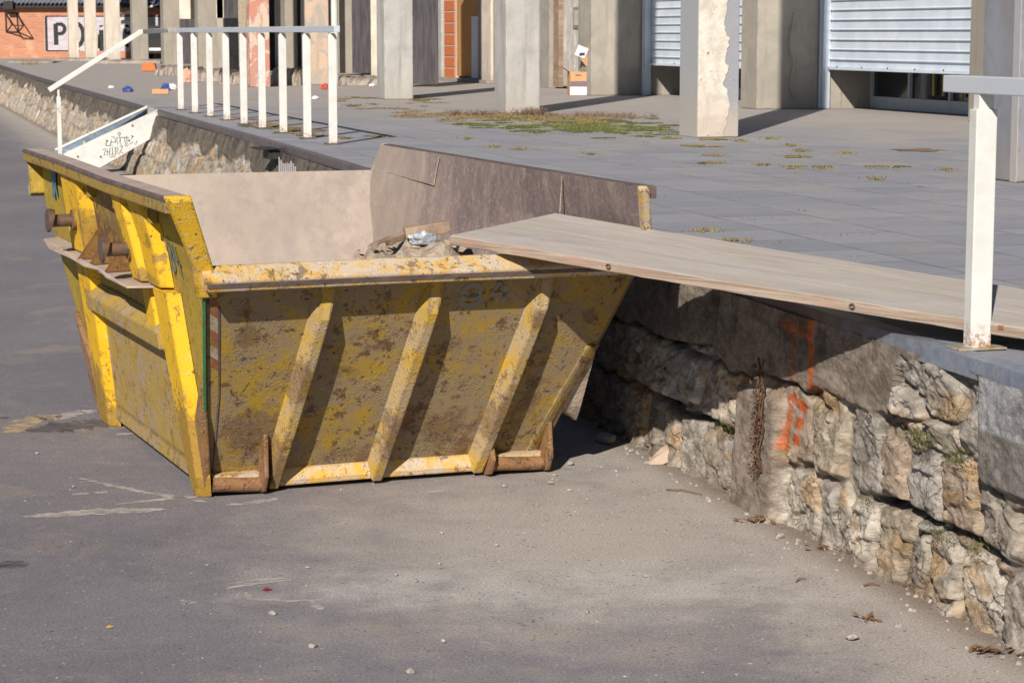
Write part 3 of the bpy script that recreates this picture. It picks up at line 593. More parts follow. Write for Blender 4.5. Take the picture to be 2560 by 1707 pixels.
mb = MB(); mb.sweep([(uL(ZT, -2), -hl(ZT)-.004, ZT), (uL(ZT, -.6)-.006, -.6, ZT-.006), (uL(ZT, 1), 1, ZT+.002), (uL(ZT, 2), HL(ZT, 1)+.018, ZT)], [Vector((-.088, 0, .017)), Vector((-.0985, 0, .008)), Vector((-.0985, 0, -.004)), Vector((-.09, 0, .004))]); sk(mb, 'worn_edge', M['dark_edge'], tr)
mb = MB(); mb.sweep([(uR(ZT, -2), -hl(ZT), ZT), (uR(ZT, .2)+.004, .2, ZT-.002), (uR(ZT, 2), HL(ZT, 1), ZT)], [Vector((.006, 0, .004)), Vector((.06, 0, .004)), Vector((.06, 0, -.05)), Vector((0.006, 0, -.05))]); sk(mb, 'side_rim', M['dark_edge'], bev=.004)
# corner stiffeners down the slopes
def corner(ufn, sg, side_, z0, m, out=.06, inn=.03):
    mb = MB(); s = Vector((0, sg*KV, 1)).normalized(); n = Vector((0, sg, -KV)).normalized()
    P0 = Vector((ufn(z0, sg*1.9), sg*HL(z0, sg), z0)) + s*.02; P1 = Vector((ufn(ZT, sg*2.0), sg*HL(ZT, sg), ZT)) + s*.005
    q = Vector((side_, 0, 0))
    mb.sweep([P0, P1], [q*out + n*.032, q*-inn + n*.032, q*-inn - n*.01, q*out - n*.01]); return sk(mb, 'corner_stiffener', m, bev=.005)
skin('yellow_corner', spots=.7, yellow=(.66, .40, .02), muddy=.42, rusty=.7, dustc=(.46, .39, .31), wear=.8, olive=.1, sc=1.4)
s_ = Vector((0, -KV, 1)).normalized(); n_ = Vector((0, -1, -KV)).normalized(); X_ = Vector((1, 0, 0)); z0_ = ZN-.10
P0_ = Vector((uL(z0_), -hl(z0_), z0_)); Pk = Vector((uL(1.12), -hl(1.12), 1.12)); P1_ = Vector((uL(ZT, -2), -hl(ZT), ZT)) + s_*.018
vv_ = []
for P_, oo, ii in ((P0_, .040, .05), (Pk, .046, .040), (P1_, .099, -.016)): vv_ += [P_ - X_*oo + n_*.036, P_ + X_*(ii if ii > 0 else .014) + n_*.036, P_ + X_*(ii if ii > 0 else .014) - n_*.012, P_ - X_*oo - n_*.012]
mb = MB(); mb.add(vv_, [(0, 1, 2, 3), (8, 9, 10, 11)] + [(i*4+j, i*4+(j+1) % 4, i*4+4+(j+1) % 4, i*4+4+j) for i in range(2) for j in range(4)]); sk(mb, 'corner_stiffener', M['yellow_corner'], bev=.005)
corner(uR, -1, 1, ZN+.0, M['yellow_rim'], .012, .036)
corner(uL, 1, -1, ZF-.08, M['yellow_side'], .075, .02)
corner(uR, 1, 1, ZF-.0, M['inner_dust'], .03, .008)
# ribs on the near end
def npl(u, z, off=0): return Vector((u, -hl(z), z)) + SN*off
for ub, ut, zt in ((-.575, -.452, 1.03), (-.072, .050, 1.035), (.432, .582, 1.03)):
    mb = MB(); wb, wt, dp = .044, .024, .088; zb = .055
    def sec(z, f, d): 
        u = ub + (ut-ub)*(z/zt); return [npl(u-wb, z, .0), npl(u-wt, z, d), npl(u+wt*.9, z, d), npl(u+wb, z, .0)]
    secs = [sec(zb, 0, dp*.9), sec(.35, 0, dp), sec(.7, 0, dp+.004), sec(zt-.13, 0, dp), sec(zt, 0, .006)]
    vsx = [q for s_ in secs for q in s_]; fs = []
    for i in range(4):
        for j in range(3): fs.append((i*4+j, i*4+j+1, i*4+j+5, i*4+j+4))
    fs += [(0, 1, 2, 3), (16, 17, 18, 19)]
    mb.add(vsx, fs); sk(mb, 'rib', M['yellow_rib'], bev=.010, seg=3)
mb = MB(); mb.sweep([npl(.695, .10), npl(.775, .36), npl(.872, .65)], [SN*0, SN*.016+Vector((.006, 0, 0)), SN*.016+Vector((.02, 0, 0)), Vector((.07, 0, 0))+SN*.002]); sk(mb, 'edge_strip', M['yellow_mud'])
mb = MB(); mb.sweep([npl(-.845, .10), npl(-.868, .5), npl(-.925, .93)], [SN*0-Vector((.006, 0, 0)), SN*.005, Vector((.008, 0, 0))]); sk(mb, 'weld_seam', M['dark_edge'], ep)
mb = MB(); mb.sweep([npl(uL(.42)-.006, .42), npl(uL(1.02)-.006, 1.02)], [SN*.0-Vector((.004, 0, 0)), SN*.022-Vector((.004, 0, 0)), SN*.022+Vector((.006, 0, 0)), Vector((.006, 0, 0))]); sk(mb, 'painted_edge', M['green_paint'])
for k, (za, zb, mm) in enumerate(((.98, .90, 'red_paint'), (.90, .83, 'white_worn'), (.83, .76, 'red_paint'), (.75, .70, 'white_worn'), (.70, .65, 'red_paint'))):
    mb = MB(); mb.add([npl(uL(za)+.022, za, .0025), npl(uL(za)+.062, za-.025, .0025), npl(uL(zb)+.062, zb-.025, .0025), npl(uL(zb)+.022, zb, .0025)], [(0, 1, 2, 3)])
    sk(mb, 'warning_stripe', M[mm], ep)
# faint number on the near end (reads 84)
def eight(cx, cy, w_, h_): return [arc(cx, cy+h_*.25, w_*.42, h_*.25, -90, 270, 16), arc(cx, cy-h_*.25, w_*.5, h_*.25, 90, 450, 16)]
def four(cx, cy, w_, h_): return [[(cx-w_*.1, cy+h_*.5), (cx-w_*.5, cy-h_*.05), (cx+w_*.5, cy-h_*.08)], [(cx+w_*.2, cy+h_*.35), (cx+w_*.22, cy-h_*.5)]]
fn = lambda a, b: npl(a, b, 0)
for grp_ in (eight(.235, .93, .095, .10), four(.375, .935, .10, .10)):
    mb = MB()
    for s_ in grp_: ribbon(mb, s_, .026, fn, SN, .0022)
    sk(mb, 'painted_digit', M['grey_number'], ep)
# base rail, fins and rollers
mb = MB(); mb.sweep([(-.56, 0, 0), (0, 0, .003), (.52, 0, 0)], [Vector((0, -hl(.04)+.03, .02)), Vector((0, -hl(.04)-.055, .022)), Vector((0, -hl(.04)-.06, .045)), Vector((0, -hl(.10)-.004, .105)), Vector((0, -hl(.10)+.03, .10))])
sk(mb, 'base_rail', M['yellow_rim'], bev=.005)
for (ua, ub_) in ((-.86, -.635), (.50, .765)):
    mb = MB(); n_ = 8; mb.tube([(ua+(ub_-ua)*i/n_, -hl(.06)-.075, .052+.006*math.cos(i/n_*math.pi)) for i in range(n_+1)], .034, 14); sk(mb, 'roller', M['rusty_foot'])
    mb = MB(); mb.box(((ua+ub_)/2, -hl(.09)-.025, .088), ub_-ua, .06, .03); sk(mb, 'roller_guard', M['yellow_rim'], bev=.005)
for uf, zt, th in ((-.625, .29, .022), (.487, .22, .024), (.782, .26, .024)):
    mb = MB(); pr = [(uf, -hl(zt)+.0, zt), (uf, -hl(zt)-.012, zt), (uf, -hl(.12)-.12, .09), (uf, -hl(.05)-.115, .015), (uf, -hl(.05)-.06, 0), (uf, -hl(.05)+.05, .015)]
    mb.prism([Vector(q)-Vector((th/2, 0, 0)) for q in pr], (th, 0, 0)); sk(mb, 'foot_plate', M['rusty_foot'], bev=.006)
# left side: posts
def lpl(v, z, off=0): return Vector((uL(z, v)-off, v, z))
def post(mb, pts, dp, fl=.03):       # pts: (z, v0, v1)
    secs = []
    for z, v0, v1 in pts: secs.append([lpl(v0, z, 0), lpl(v0+fl, z, dp), lpl(v1-fl, z, dp), lpl(v1, z, 0)])
    vsx = [q for s_ in secs for q in s_]; fs = []; n = len(secs)
    for i in range(n-1):
        for j in range(3): fs.append((i*4+j, i*4+j+1, i*4+j+5, i*4+j+4))
    fs += [(0, 1, 2, 3), tuple(range(4*n-4, 4*n))]; mb.add(vsx, fs); return mb
mb = post(MB(), [(1.36, -1.17, -.80), (1.15, -1.16, -.84), (.955, -1.15, -.86)], .062); sk(mb, 'post', M['yellow_bright'], bev=.006)
mb = post(MB(), [(1.36, -.80, -.55), (.955, -.855, -.63)], .085, .02); sk(mb, 'post', M['yellow_bright'], bev=.006)
mb = post(MB(), [(1.36, .45, .98), (1.1, .50, .96), (.955, .54, .95)], .075); sk(mb, 'post', M['yellow_bright'], bev=.006)
mb = post(MB(), [(.945, -1.27, -.93), (.5, -1.30, -1.0), (.10, -1.29, -1.08), (-.0, -1.25, -1.12)], .062, .035); sk(mb, 'post', M['yellow_bright'], bev=.006)
mb = post(MB(), [(.945, -.90, -.68), (.70, -.92, -.70)], .06); sk(mb, 'post', M['yellow_bright'], bev=.006)
mb = post(MB(), [(.945, .60, 1.0), (.5, .64, 1.0), (.1, .72, 1.04), (.0, .74, 1.04)], .06, .04); sk(mb, 'post', M['yellow_bright'], bev=.006)
# corner foot fin at the near left corner and far one
for sg in (-1, 1):
    mb = MB(); pr = [(0, sg*hl(.55), .55), (0, sg*(hl(.2)+.07), .2), (0, sg*(hl(.03)+.075), .0), (0, sg*(hl(.0)-.05), .0), (0, sg*(hl(.3)-.12), .3)]
    mb.prism([Vector((uL(q[2])-.03, q[1], q[2])) for q in pr], (.035, 0, 0)); sk(mb, 'foot_plate', M['rusty_foot'], bev=.008)
mb = MB(); mb.box((-.80, -.02, .035), .03, .16, .07); mb.box((-.80, .04, .02), .08, .08, .04); sk(mb, 'foot_plate', M['rusty_foot'], bev=.006)
# horizontal beam and bottom lip
mb = MB(); mb.hexa([lpl(-1.0, .645, 0), lpl(-1.0, .655, .085), lpl(.70, .655, .085), lpl(.70, .645, 0)], [lpl(-1.0, .795, 0), lpl(-1.0, .735, .085), lpl(.70, .735, .085), lpl(.70, .795, 0)]); sk(mb, 'cross_beam', M['dusty_base'], bev=.008)
mb = MB(); mb.hexa([lpl(-1.1, .045, 0), lpl(-1.1, .045, .02), lpl(1.0, .045, .02), lpl(1.0, .045, 0)], [lpl(-1.1, .125, 0), lpl(-1.1, .125, .012), lpl(1.0, .125, .012), lpl(1.0, .125, 0)]); sk(mb, 'bottom_lip', M['dusty_base'], bev=.003)
mb = MB(); mb.prism([lpl(-1.0, .13, .007), lpl(-1.0, .66, .007), lpl(.66, .66, .007), lpl(.74, .13, .007)], (-.003, 0, 0)); sk(mb, 'lower_skin', M['dusty_base'])
# shelf, gussets, lugs
zs = .948; out_ = [(-1.0, -.97), (-1.165, -.93), (-1.165, -.45), (-1.15, -.22), (-1.165, .10), (-1.15, .55), (-1.16, 1.1), (-1.10, 1.62), (-1.0, 1.70)]
mb = MB(); mb.prism([(u_, v_, zs + (.012 if k == 3 else 0)) for k, (u_, v_) in enumerate(out_)], (0, 0, -.010)); shf = sk(mb, 'hook_shelf', M['dust_metal'], bev=.002)
for vg in (.38, .08, -.30):
    mb = MB(); mb.prism([(-.992, vg, .95), (-.992, vg, 1.16), (-1.15, vg-.04, .952)], (0, .010, 0)); sk(mb, 'gusset', M['rusty_plate'])
mb = MB(); mb.prism([lpl(.43, .96, .009), lpl(.43, 1.09, .009), lpl(.43, 1.34, .009), lpl(-.54, 1.34, .009), lpl(-.56, 1.09, .009), lpl(-.60, .96, .009)], (-.002, 0, 0)); sk(mb, 'worn_patch', M['rusty_plate'] if False else skin('worn_paint', yellow=(.34, .22, .03), muddy=.35, rusty=.9, streaks=.95, olive=.5, blobs=(1, [(-.1, 1.2, .45, .3, .8)])))
for vl, zl, dp in ((.70, 1.125, .075), (-.71, 1.10, .085)):
    mb = MB(); u0 = uL(zl)-dp; mb.tube([(u0+.03, vl, zl), (u0-.12, vl, zl-.002)], .033, 16); lg = sk(mb, 'lifting_lug', M['pin_metal'])
    mb = MB(); mb.tube([(u0-.115, vl, zl-.002), (u0-.122, vl, zl), (u0-.14, vl, zl)], .062, 20); sk(mb, 'lug_head', M['pin_metal'], lg, bev=.004)
    mb = MB(); mb.tube([(u0+.01, vl, zl), (u0-.012, vl, zl)], .055, 16); sk(mb, 'lug_collar', M['rusty_plate'], lg)
for (va, zh) in ((-.45, .09), (-1.28, .10), (.25, .08)):
    mb = MB(); mb.box(lpl(va, ZT-.10, .035), .05, .012, zh); sk(mb, 'rim_bracket', M['yellow_side'])
# blue numbers on the left side
fl_ = lambda a, b: lpl(-a, b, 0); LN = Vector((-1, 0, -.135)).normalized()
for grp_, w_ in (([arc(1.215, 1.150, .034, .036, -90, 270), arc(1.228, 1.078, .034, .036, 90, 450)], .013), ([[(1.300, 1.18), (1.295, 1.105), (1.380, 1.085)], [(1.350, 1.175), (1.372, 1.03)]], .014),
    ([[(-1.70, 1.33), (-1.66, 1.17)], [(-1.66, 1.33), (-1.60, 1.25), (-1.66, 1.18)]], .034), ([[(-1.62, 1.33), (-1.56, 1.19)], [(-1.56, 1.33), (-1.60, 1.25)]], .034), ([[(-1.30, 1.05), (-1.22, .99)], [(-1.22, 1.06), (-1.20, .98)]], .034)):
    mb = MB()
    for s_ in grp_: ribbon(mb, s_, w_*1.3, fl_, LN, .0085)
    sk(mb, 'painted_digit', M['blue_number'])
# ---- load of rubble in the skip (separate thing)
SKM = Matrix.Translation((-1.027, 11.509, 0)) @ Matrix.Rotation(.377, 4, 'Z')
def skw(u_, v_, z_): return SKM @ Vector((u_, v_, z_))
rb = []; nu, nv = 70, 80; U = np.linspace(-.86, .94, nu); V = np.linspace(-1.66, 1.2, nv); ug, vg_ = np.meshgrid(U, V, indexing='ij')
mz = .12 + 1.12*np.exp(-(((ug-.12)/.50)**2 + ((vg_+1.30)/.62)**2)) + .10*fbm(ug*5+2, vg_*5+3, 4) + .05*fbm(ug*22, vg_*22, 3)
mz = np.minimum(mz, .99 + .26*(fbm(ug*6+3, vg_*6, 5)-.2) + .05*np.exp(-((ug-.10)/.25)**2-((vg_+1.2)/.4)**2) + .05*fbm(ug*20, vg_*20, 4))
mz = np.maximum(mz, np.where(vg_ < -1.14, (-vg_-1.14)/.6+.03, 0))
vl_ = [skw(ug[i, j], vg_[i, j], mz[i, j]) for i in range(nu) for j in range(nv)]
mb = MB(); mb.add(vl_, [(i*nv+j, (i+1)*nv+j, (i+1)*nv+j+1, i*nv+j+1) for i in range(nu-1) for j in range(nv-1)], True)
rk_ = random.Random(12)
for _ in range(230):
    i_ = rk_.randrange(4, nu-4); j_ = rk_.randrange(5, 50); q_ = vl_[i_*nv+j_]
    if vg_[i_, j_] < -(1.14 + .6*mz[i_, j_]) + .10: continue
    r_ = rk_.choice((.01, .014, .02, .03, .045)); a_ = rk_.uniform(0, 6.28); n5 = 5
    rg = [q_+Vector((math.cos(a_+1.257*t)*r_*rk_.uniform(.7, 1.3), math.sin(a_+1.257*t)*r_*rk_.uniform(.7, 1.3), rk_.uniform(-.004, .006))) for t in range(5)]; tp = [q_.lerp(p_, .6)+ZZ*r_*rk_.uniform(.5, 1.0) for p_ in rg]
    mb.add(rg+tp, [(t, (t+1) % 5, 5+(t+1) % 5, 5+t) for t in range(5)] + [(5, 6, 7, 8, 9)])
for _ in range(34):      # splinters
    i_ = rk_.randrange(8, nu-12); j_ = rk_.randrange(12, 40); q_ = vl_[i_*nv+j_]+ZZ*.012
    if vg_[i_, j_] < -(1.14 + .6*mz[i_, j_]) + .22: continue
    a_ = Vector((rk_.uniform(-1, 1), rk_.uniform(-.6, .6), rk_.uniform(-.2, .3))).normalized(); mb.box(q_, rk_.uniform(.06, .2), .012, .008, a_, ZZ.cross(a_).normalized(), a_.cross(ZZ.cross(a_).normalized()))
tag(mb.build('rubble', M['rubble_dirt']), 'heap of soil and crushed rubble lying inside the yellow skip', 'rubble', kind='stuff')
def inskip(px, py, z): return bz(px, py, z)
def wood(name, pts, w_, h_, m, lab, rag=.01):
    a, b = Vector(pts[0]), Vector(pts[1]); d = (b-a).normalized(); s_ = d.cross(ZZ).normalized(); u_ = s_.cross(d); n = 6; secs = []; rnd = random.Random(len(lab))
    mb = MB(); vs_ = []
    for i in range(n+1):
        c_ = a.lerp(b, i/n); k = 1-.25*abs(i/n-.5)
        vs_ += [c_ + s_*w_/2*x_*(k+rnd.uniform(-.1, .1)) + u_*h_/2*y_*(k+rnd.uniform(-.12, .12)) for x_, y_ in ((-1, -1), (1, -1), (1.0, 1), (-1.0, 1))]
    fs = [(0, 1, 2, 3), tuple(range(4*n, 4*n+4))] + [(i*4+j, i*4+(j+1) % 4, i*4+4+(j+1) % 4, i*4+4+j) for i in range(n) for j in range(4)]
    mb.add(vs_, fs); return tag(mb.build(name, m, bev=.004), lab, 'wood')
wood('timber_offcut', (bz(1012, 583, 1.18), bz(1124, 563, 1.215)), .12, .055, M['old_wood'], 'thick brown timber offcut lying on the rubble by the board tip')
wood('timber_offcut', (bz(935, 617, 1.13), bz(1010, 588, 1.165)), .045, .035, M['old_wood'], 'thin split timber sliver leaning on the rubble near the skip rim')
o_ = rock('rubble_stone', bz(1262, 552, 1.10), .07, M['rubble_dirt'], 3, .45); tag(o_, 'pale lump of rubble showing just above the top end of the board', 'stone')
o_ = rock('rubble_stone', bz(975, 600, 1.11), .06, M['rubble_dirt'], 9, .45); o_.scale = (.55,)*3; tag(o_, 'dirt crusted stone on the left slope of the rubble in the skip', 'stone')
# crumpled bag
def crumple(name, loc, rx, ry, rz_, m, seed, lab, cat):
    rnd = random.Random(seed); b = bmesh.new(); bmesh.ops.create_icosphere(b, subdivisions=3, radius=1)
    off = rnd.uniform(0, 50)
    for v in b.verts:
        c_ = v.co; k = .72 + .75*abs(float(fbm(np.array(c_.x*2.2+off), np.array(c_.y*2.2+c_.z*3.1), 3))-.45)*2
        v.co = Vector((c_.x*rx*k, c_.y*ry*k, max(c_.z*rz_*k, -rz_*.4) + rz_*.4))
    me = bpy.data.meshes.new(name); b.to_mesh(me); b.free(); me.materials.append(m); o = bpy.data.objects.new(name, me); C.objects.link(o); o.location = loc
    return tag(o, lab, cat)
crumple('plastic_bag', bz(1058, 610, 1.135), .075, .05, .045, M['plastic_grey'], 4, 'crumpled pale grey plastic bag lying on the rubble behind the skip rim', 'bag')

# ================================================================== BOARD
bo = []
T2 = bz(1388, 533, 1.255); B2 = bz(2560, 718, 1.118); bdir = (B2-T2).normalized()
def solve(f, a, b):
    fa = f(a)
    for _ in range(50):
        m_ = (a+b)/2
        if (f(m_) > 0) == (fa > 0): a = m_
        else: b = m_
    return (a+b)/2
T1 = bz(1127, 588, solve(lambda z_: (T2-bz(1127, 588, z_)).dot(bdir), 1.0, 1.35))
def par(z_):
    q_ = bz(2560, 811, z_) - T1; return q_.x*bdir.y - q_.y*bdir.x
B1 = bz(2560, 811, solve(par, .9, 1.25))
Ea = (B1-T1); Eb = (B2-T2); kx = (B1.z-D-.036)/(T1.z-B1.z)+1; B1 = T1 + Ea*kx; B2 = T2 + Eb.normalized()*Ea.length*kx; B2.z = B1.z+.006
ctr = (T1+T2+B1+B2)/4; bd_ = ((B1-T1).normalized()+(B2-T2).normalized()).normalized()
board = empty('wooden_board', ctr, 'wide weathered wooden board bridging from the skip rim to the platform', 'board')
ang = math.atan2(bd_.y, bd_.x); board.rotation_euler = (0, 0, ang)
inv = (Matrix.Translation(ctr) @ Matrix.Rotation(ang, 4, 'Z')).inverted()
def bq(s, t): return (T1.lerp(B1, s)).lerp(T2.lerp(B2, s), t)
def slab(t0, t1, n=24, s0=0.0, s1=1.0, th=.042, seed=1, mat='board_wood'):
    rnd = random.Random(seed); vs_ = []
    for i in range(n+1):
        for t, dz in ((t0, 0), (t1, 0), (t1, -th), (t0, -th)):
            sb = .0475 - .030*t if s0 else 0.0; s = sb + (s1-sb)*i/n; sag = -.012*math.sin(math.pi*s)
            q = bq(s, t) + ZZ*(dz+sag) + ZZ*rnd.uniform(-.0012, .0012); 
            if t == t0 == 0: q += (T1-T2).normalized()*rnd.uniform(-.004, .004)
            vs_.append(inv @ q)
    fs = [(0, 1, 2, 3), tuple(range(4*n, 4*n+4))] + [(i*4+j, i*4+(j+1) % 4, i*4+4+(j+1) % 4, i*4+4+j) for i in range(n) for j in range(4)]
    return MB().add(vs_, fs)
slab(.0, .35, seed=2, s0=.048).build('plank', M['board_wood'], board)
slab(.3512, .69, seed=3, s0=.032).build('plank', M['board_wood'], board)
slab(.6912, 1.0, seed=4, s0=.018).build('plank', M['board_wood'], board)
mb = MB(); vs_ = [inv @ q for q in (bq(0, 0), bq(0, 1), bq(0.0168, 1), bq(.0468, 0))]; mb.prism(vs_, (0, 0, -.034)); mb.build('end_batten', M['board_wood'], board, bev=.003)
sd_ = (T1-T2).normalized(); vs_ = []
n = 40; rnd = random.Random(6)
for i in range(n+1):
    s = i/n; q = bq(s, 0) + ZZ*(-.012*math.sin(math.pi*s)); o1 = sd_*(.003+rnd.uniform(0, .004)); vs_ += [inv @ (q+sd_*.0015-ZZ*.002), inv @ (q+o1-ZZ*(.004+rnd.uniform(0, .003))), inv @ (q+o1-ZZ*(.039+rnd.uniform(-.004, .003))), inv @ (q+sd_*.0015-ZZ*.042)]
mb = MB().add(vs_, [(0, 1, 2, 3), tuple(range(4*n, 4*n+4))] + [(i*4+j, i*4+(j+1) % 4, i*4+4+(j+1) % 4, i*4+4+j) for i in range(n) for j in range(4)])
mb.build('rough_edge', M['board_edge'], board)
for s in (.21, .48):
    mb = MB(); q = bq(s, 0)+sd_*.0085 - ZZ*(.020+.012*math.sin(math.pi*s)); 
    for rr in (.014, .008): 
        mb.tube([inv @ (q + bd_*rr*math.cos(a_*.5236) + ZZ*rr*.8*math.sin(a_*.5236)) for a_ in range(13)], .0016, 5)
    mb.build('knot', M['pin_metal'], board)
mb = MB(); q = bq(.62, 0)+sd_*.0075-ZZ*.022; mb.box(inv @ q, .022, .003, .014); mb.build('red_mark', M['red_paint'], board)
# timber block under the board
k1 = bz(1745, 728, D+.02); mb = MB(); mb.box(Vector((xt(11.0)-.01, 11.0, D+.015))+I*.05, .18, .12, .06, ax=DD, ay=NF)

# ================================================================== RAILINGS
def bar(mb, a, b, w_, h_):
    a, b = Vector(a), Vector(b); d = (b-a).normalized(); s_ = (d.cross(ZZ) if abs(d.z) < .9 else NF).normalized(); u_ = s_.cross(d)
    return mb.box((a+b)/2, (b-a).length, w_, h_, d, s_, u_)
rl = empty('railing', (-3.4, 28.3, D), 'white railing with nine flat posts along the platform edge above the stone wall', 'railing')
def rpart(mb, name, m, root, **k):
    o_ = mb.build(name, m, root, **k); o_.matrix_parent_inverse = Matrix.Translation(-Vector(root.location)); return o_
pb = [bz(x_, y_, D) for x_, y_ in ((452, 275), (488, 284), (525, 292), (566, 297), (610, 311), (656, 319), (708, 333), (767, 348), (832, 359))]
fit = np.polyfit([p.y for p in pb], [p.x for p in pb], 1)
pb2 = []
for x_ in (453, 488, 526, 567, 610, 656, 708, 768, 832):
    k_ = ray(x_, 300); k_ = k_.x/k_.y; y_ = fit[1]/(k_-fit[0]); pb2.append(Vector((fit[0]*y_+fit[1], y_, D)))
pb = pb2; dr = Vector((fit[0], 1, 0)).normalized(); nr = Vector((-dr.y, dr.x, 0))
RH = 1.165
for p in pb:
    mb = MB(); mb.box(p+ZZ*(RH-.06)/2-ZZ*0+ZZ*.0, .045, .085, RH-.06, dr, nr); 
    po = rpart(mb, 'post', M['white_paint'], rl, bev=.004)
    mb = MB(); mb.box(p+ZZ*(RH-.09), .035, .06, .10, dr, nr); q = rpart(mb, 'neck', M['white_paint'], po)
    q.matrix_parent_inverse = Matrix.Translation(-Vector(rl.location)) if False else Matrix.Identity(4); q.data.transform(Matrix.Identity(4))
    mb = MB(); mb.box(p+ZZ*.005, .15, .16, .01, dr, nr); q = rpart(mb, 'base_plate', M['dark_edge'], po); q.matrix_parent_inverse = Matrix.Identity(4)
a = pb[-1] - dr*.25 + ZZ*RH; b = pb[0] + dr*1.2 + ZZ*RH
mb = MB(); bar(mb, a, pb[0]+ZZ*RH+dr*.15, .06, .065); rpart(mb, 'top_rail', M['rail_paint'], rl, bev=.004)
mb = MB(); bar(mb, pb[0]+ZZ*RH+dr*.16, b, .06, .065); rpart(mb, 'top_rail', M['white_paint'], rl, bev=.004)
# stair plane
SP = Vector((xt(32.8)-.02, 32.8, D)); SNn = DD
def sp(px, py, off=0.0): return bpl(px, py, SP + DD*off, SNn)
mb = MB(); p1 = sp(352, 80) ; p2 = sp(122, 226); bar(mb, p1, p2, .06, .07); rpart(mb, 'sloping_handrail', M['white_paint'], rl, bev=.004)
mb = MB(); bar(mb, p1, b, .06, .065); rpart(mb, 'link_rail', M['white_paint'], rl, bev=.004)
p3 = sp(146, 232); mb = MB(); mb.box(Vector((p3.x, p3.y, p3.z/2-.03)), .06, .065, p3.z-.06, NF, DD); mb.box(Vector((p3.x, p3.y, p3.z-.02)), .03, .035, .12, NF, DD); rpart(mb, 'handrail_post', M['white_paint'], rl, bev=.003)
# right railing
q0 = bz(2442, 871, D)
r2 = empty('railing', q0, 'white square post carrying a grey handrail, standing on the platform edge beside the wooden board', 'railing')
mb = MB(); mb.box((0, 0, .43), .058, .082, .86, DD, NF); po = mb.build('post', M['white_paint'], r2, bev=.004)
mb = MB(); mb.box((0, 0, .885), .040, .058, .07, DD, NF); mb.build('neck', M['white_paint'], po)
mb = MB(); mb.box((.0, 0, .004), .10, .19, .008, DD, NF); mb.build('base_plate', M['white_worn'], po, bev=.002)
mb = MB(); bar(mb, DD*.26+ZZ*.945, -DD*1.6+ZZ*.945, .065, .062); mb.build('handrail', M['rail_paint'], r2, bev=.004)

# ================================================================== STEEL STAIR FRAME
st = empty('steel_stair', (SP.x-.7, SP.y, 0), 'broken white steel stair frame with black scribbles, leaning down from the platform edge', 'stair')
def stp(mb, name, m, par=None, **k):
    o_ = mb.build(name, m, par or st, **k)
    if not par: o_.matrix_parent_inverse = Matrix.Translation(-Vector(st.location))
    return o_
c1, c2 = sp(394.6, 273.7), sp(395, 337); c4 = sp(155, 386); c3 = sp(243, 423)
c3b = c3 + (c3-c2)*.18; c3b.z = max(c3b.z, 0.0); c5 = c4 + (c4-c1)*.06; c5.z = max(c5.z, .02)
poly = [c1, c2, c3, Vector((c3.x-.1, c3.y-.03, .01)), Vector((c5.x, c5.y, .01)), c5, c4]
mb = MB(); mb.prism(poly, DD*.012); stn = stp(mb, 'stringer', M['white_paint'])
mb = MB(); mb.prism([q+DD*1.3 for q in poly], DD*.012); stp(mb, 'stringer', simple('stair_shade_blue', (.20, .25, .32), (.13, .17, .23), 6, .6))  # far stringer: shade of the inner face put into its blue-grey colour
mb = MB(); mb.prism([c1, c2, c2+DD*1.31, c1+DD*1.31], NF*.012); stp(mb, 'end_plate', M['white_paint'])
for t_ in (.80,):
    a = c1.lerp(c4, t_); mb = MB(); mb.box(a+DD*.65-ZZ*.14, .28, 1.28, .012, NF, DD); mb.box(a+DD*.65-ZZ*.07+I*.14, .012, 1.28, .15, NF, DD); stp(mb, 'tread', M['white_rust'] if t_ > .6 else M['rail_paint'])
mb = MB(); bar(mb, c1+DD*1.32-ZZ*.0, c4+DD*1.32-ZZ*.0, .06, .03); stp(mb, 'top_flange', M['white_rust'])
# scribbles
ax_ = (c4-c1).normalized()*-1; ux = Vector((-NF.x, -NF.y, 0))
def sfn(a_, b_): return sp(a_, b_)
mb = MB()
def zp(l): return [(140+x_/7.128, 240+y_/7.128) for x_, y_ in l]
for l in ([(870,840),(905,890)],[(905,800),(890,890),(960,880)],[(985,730),(1045,735),(1065,830)],[(960,830),(1070,820)],[(985,780),(965,890),(1010,880)],[(1080,740),(1095,880),(1150,760),(1080,740)],[(1120,700),(1150,680),(1150,660),(1110,650),(1100,680),(1130,710),(1160,890),(1190,900)],[(1150,740),(1300,740)],[(1215,740),(1240,900),(1270,890)],[(1255,710),(1265,890),(1370,820),(1410,870),(1450,800),(1430,800)],[(1330,710),(1390,730)],[(1370,700),(1340,770)],
          [(830,960),(870,940),(885,960),(850,1060),(900,1050)],[(905,940),(920,1060)],[(900,1000),(960,1000)],[(960,920),(950,1060),(1000,1040)],[(1000,910),(1010,1060),(1060,1040)],[(1050,900),(1065,1050)],[(1060,940),(1100,920),(1110,960),(1070,980),(1130,1050)],[(1130,900),(1190,900),(1130,1020),(1200,1010)],[(950,1090),(1060,1085)]):
    ribbon(mb, zp(l), 1.25, sfn, -DD, .006)
stp(mb, 'scribble', M['marker_ink'], None)
for x_, y_ in ((1360, 530), (1758, 530), (1300, 792), (795, 1083), (905, 800), (385, 1080)):
    mb = MB(); mb.tube([sp(*zp([(x_, y_)])[0]) - DD*.002, sp(*zp([(x_, y_)])[0]) - DD*.012], .014, 10); stp(mb, 'bolt', M['rusty_plate'])

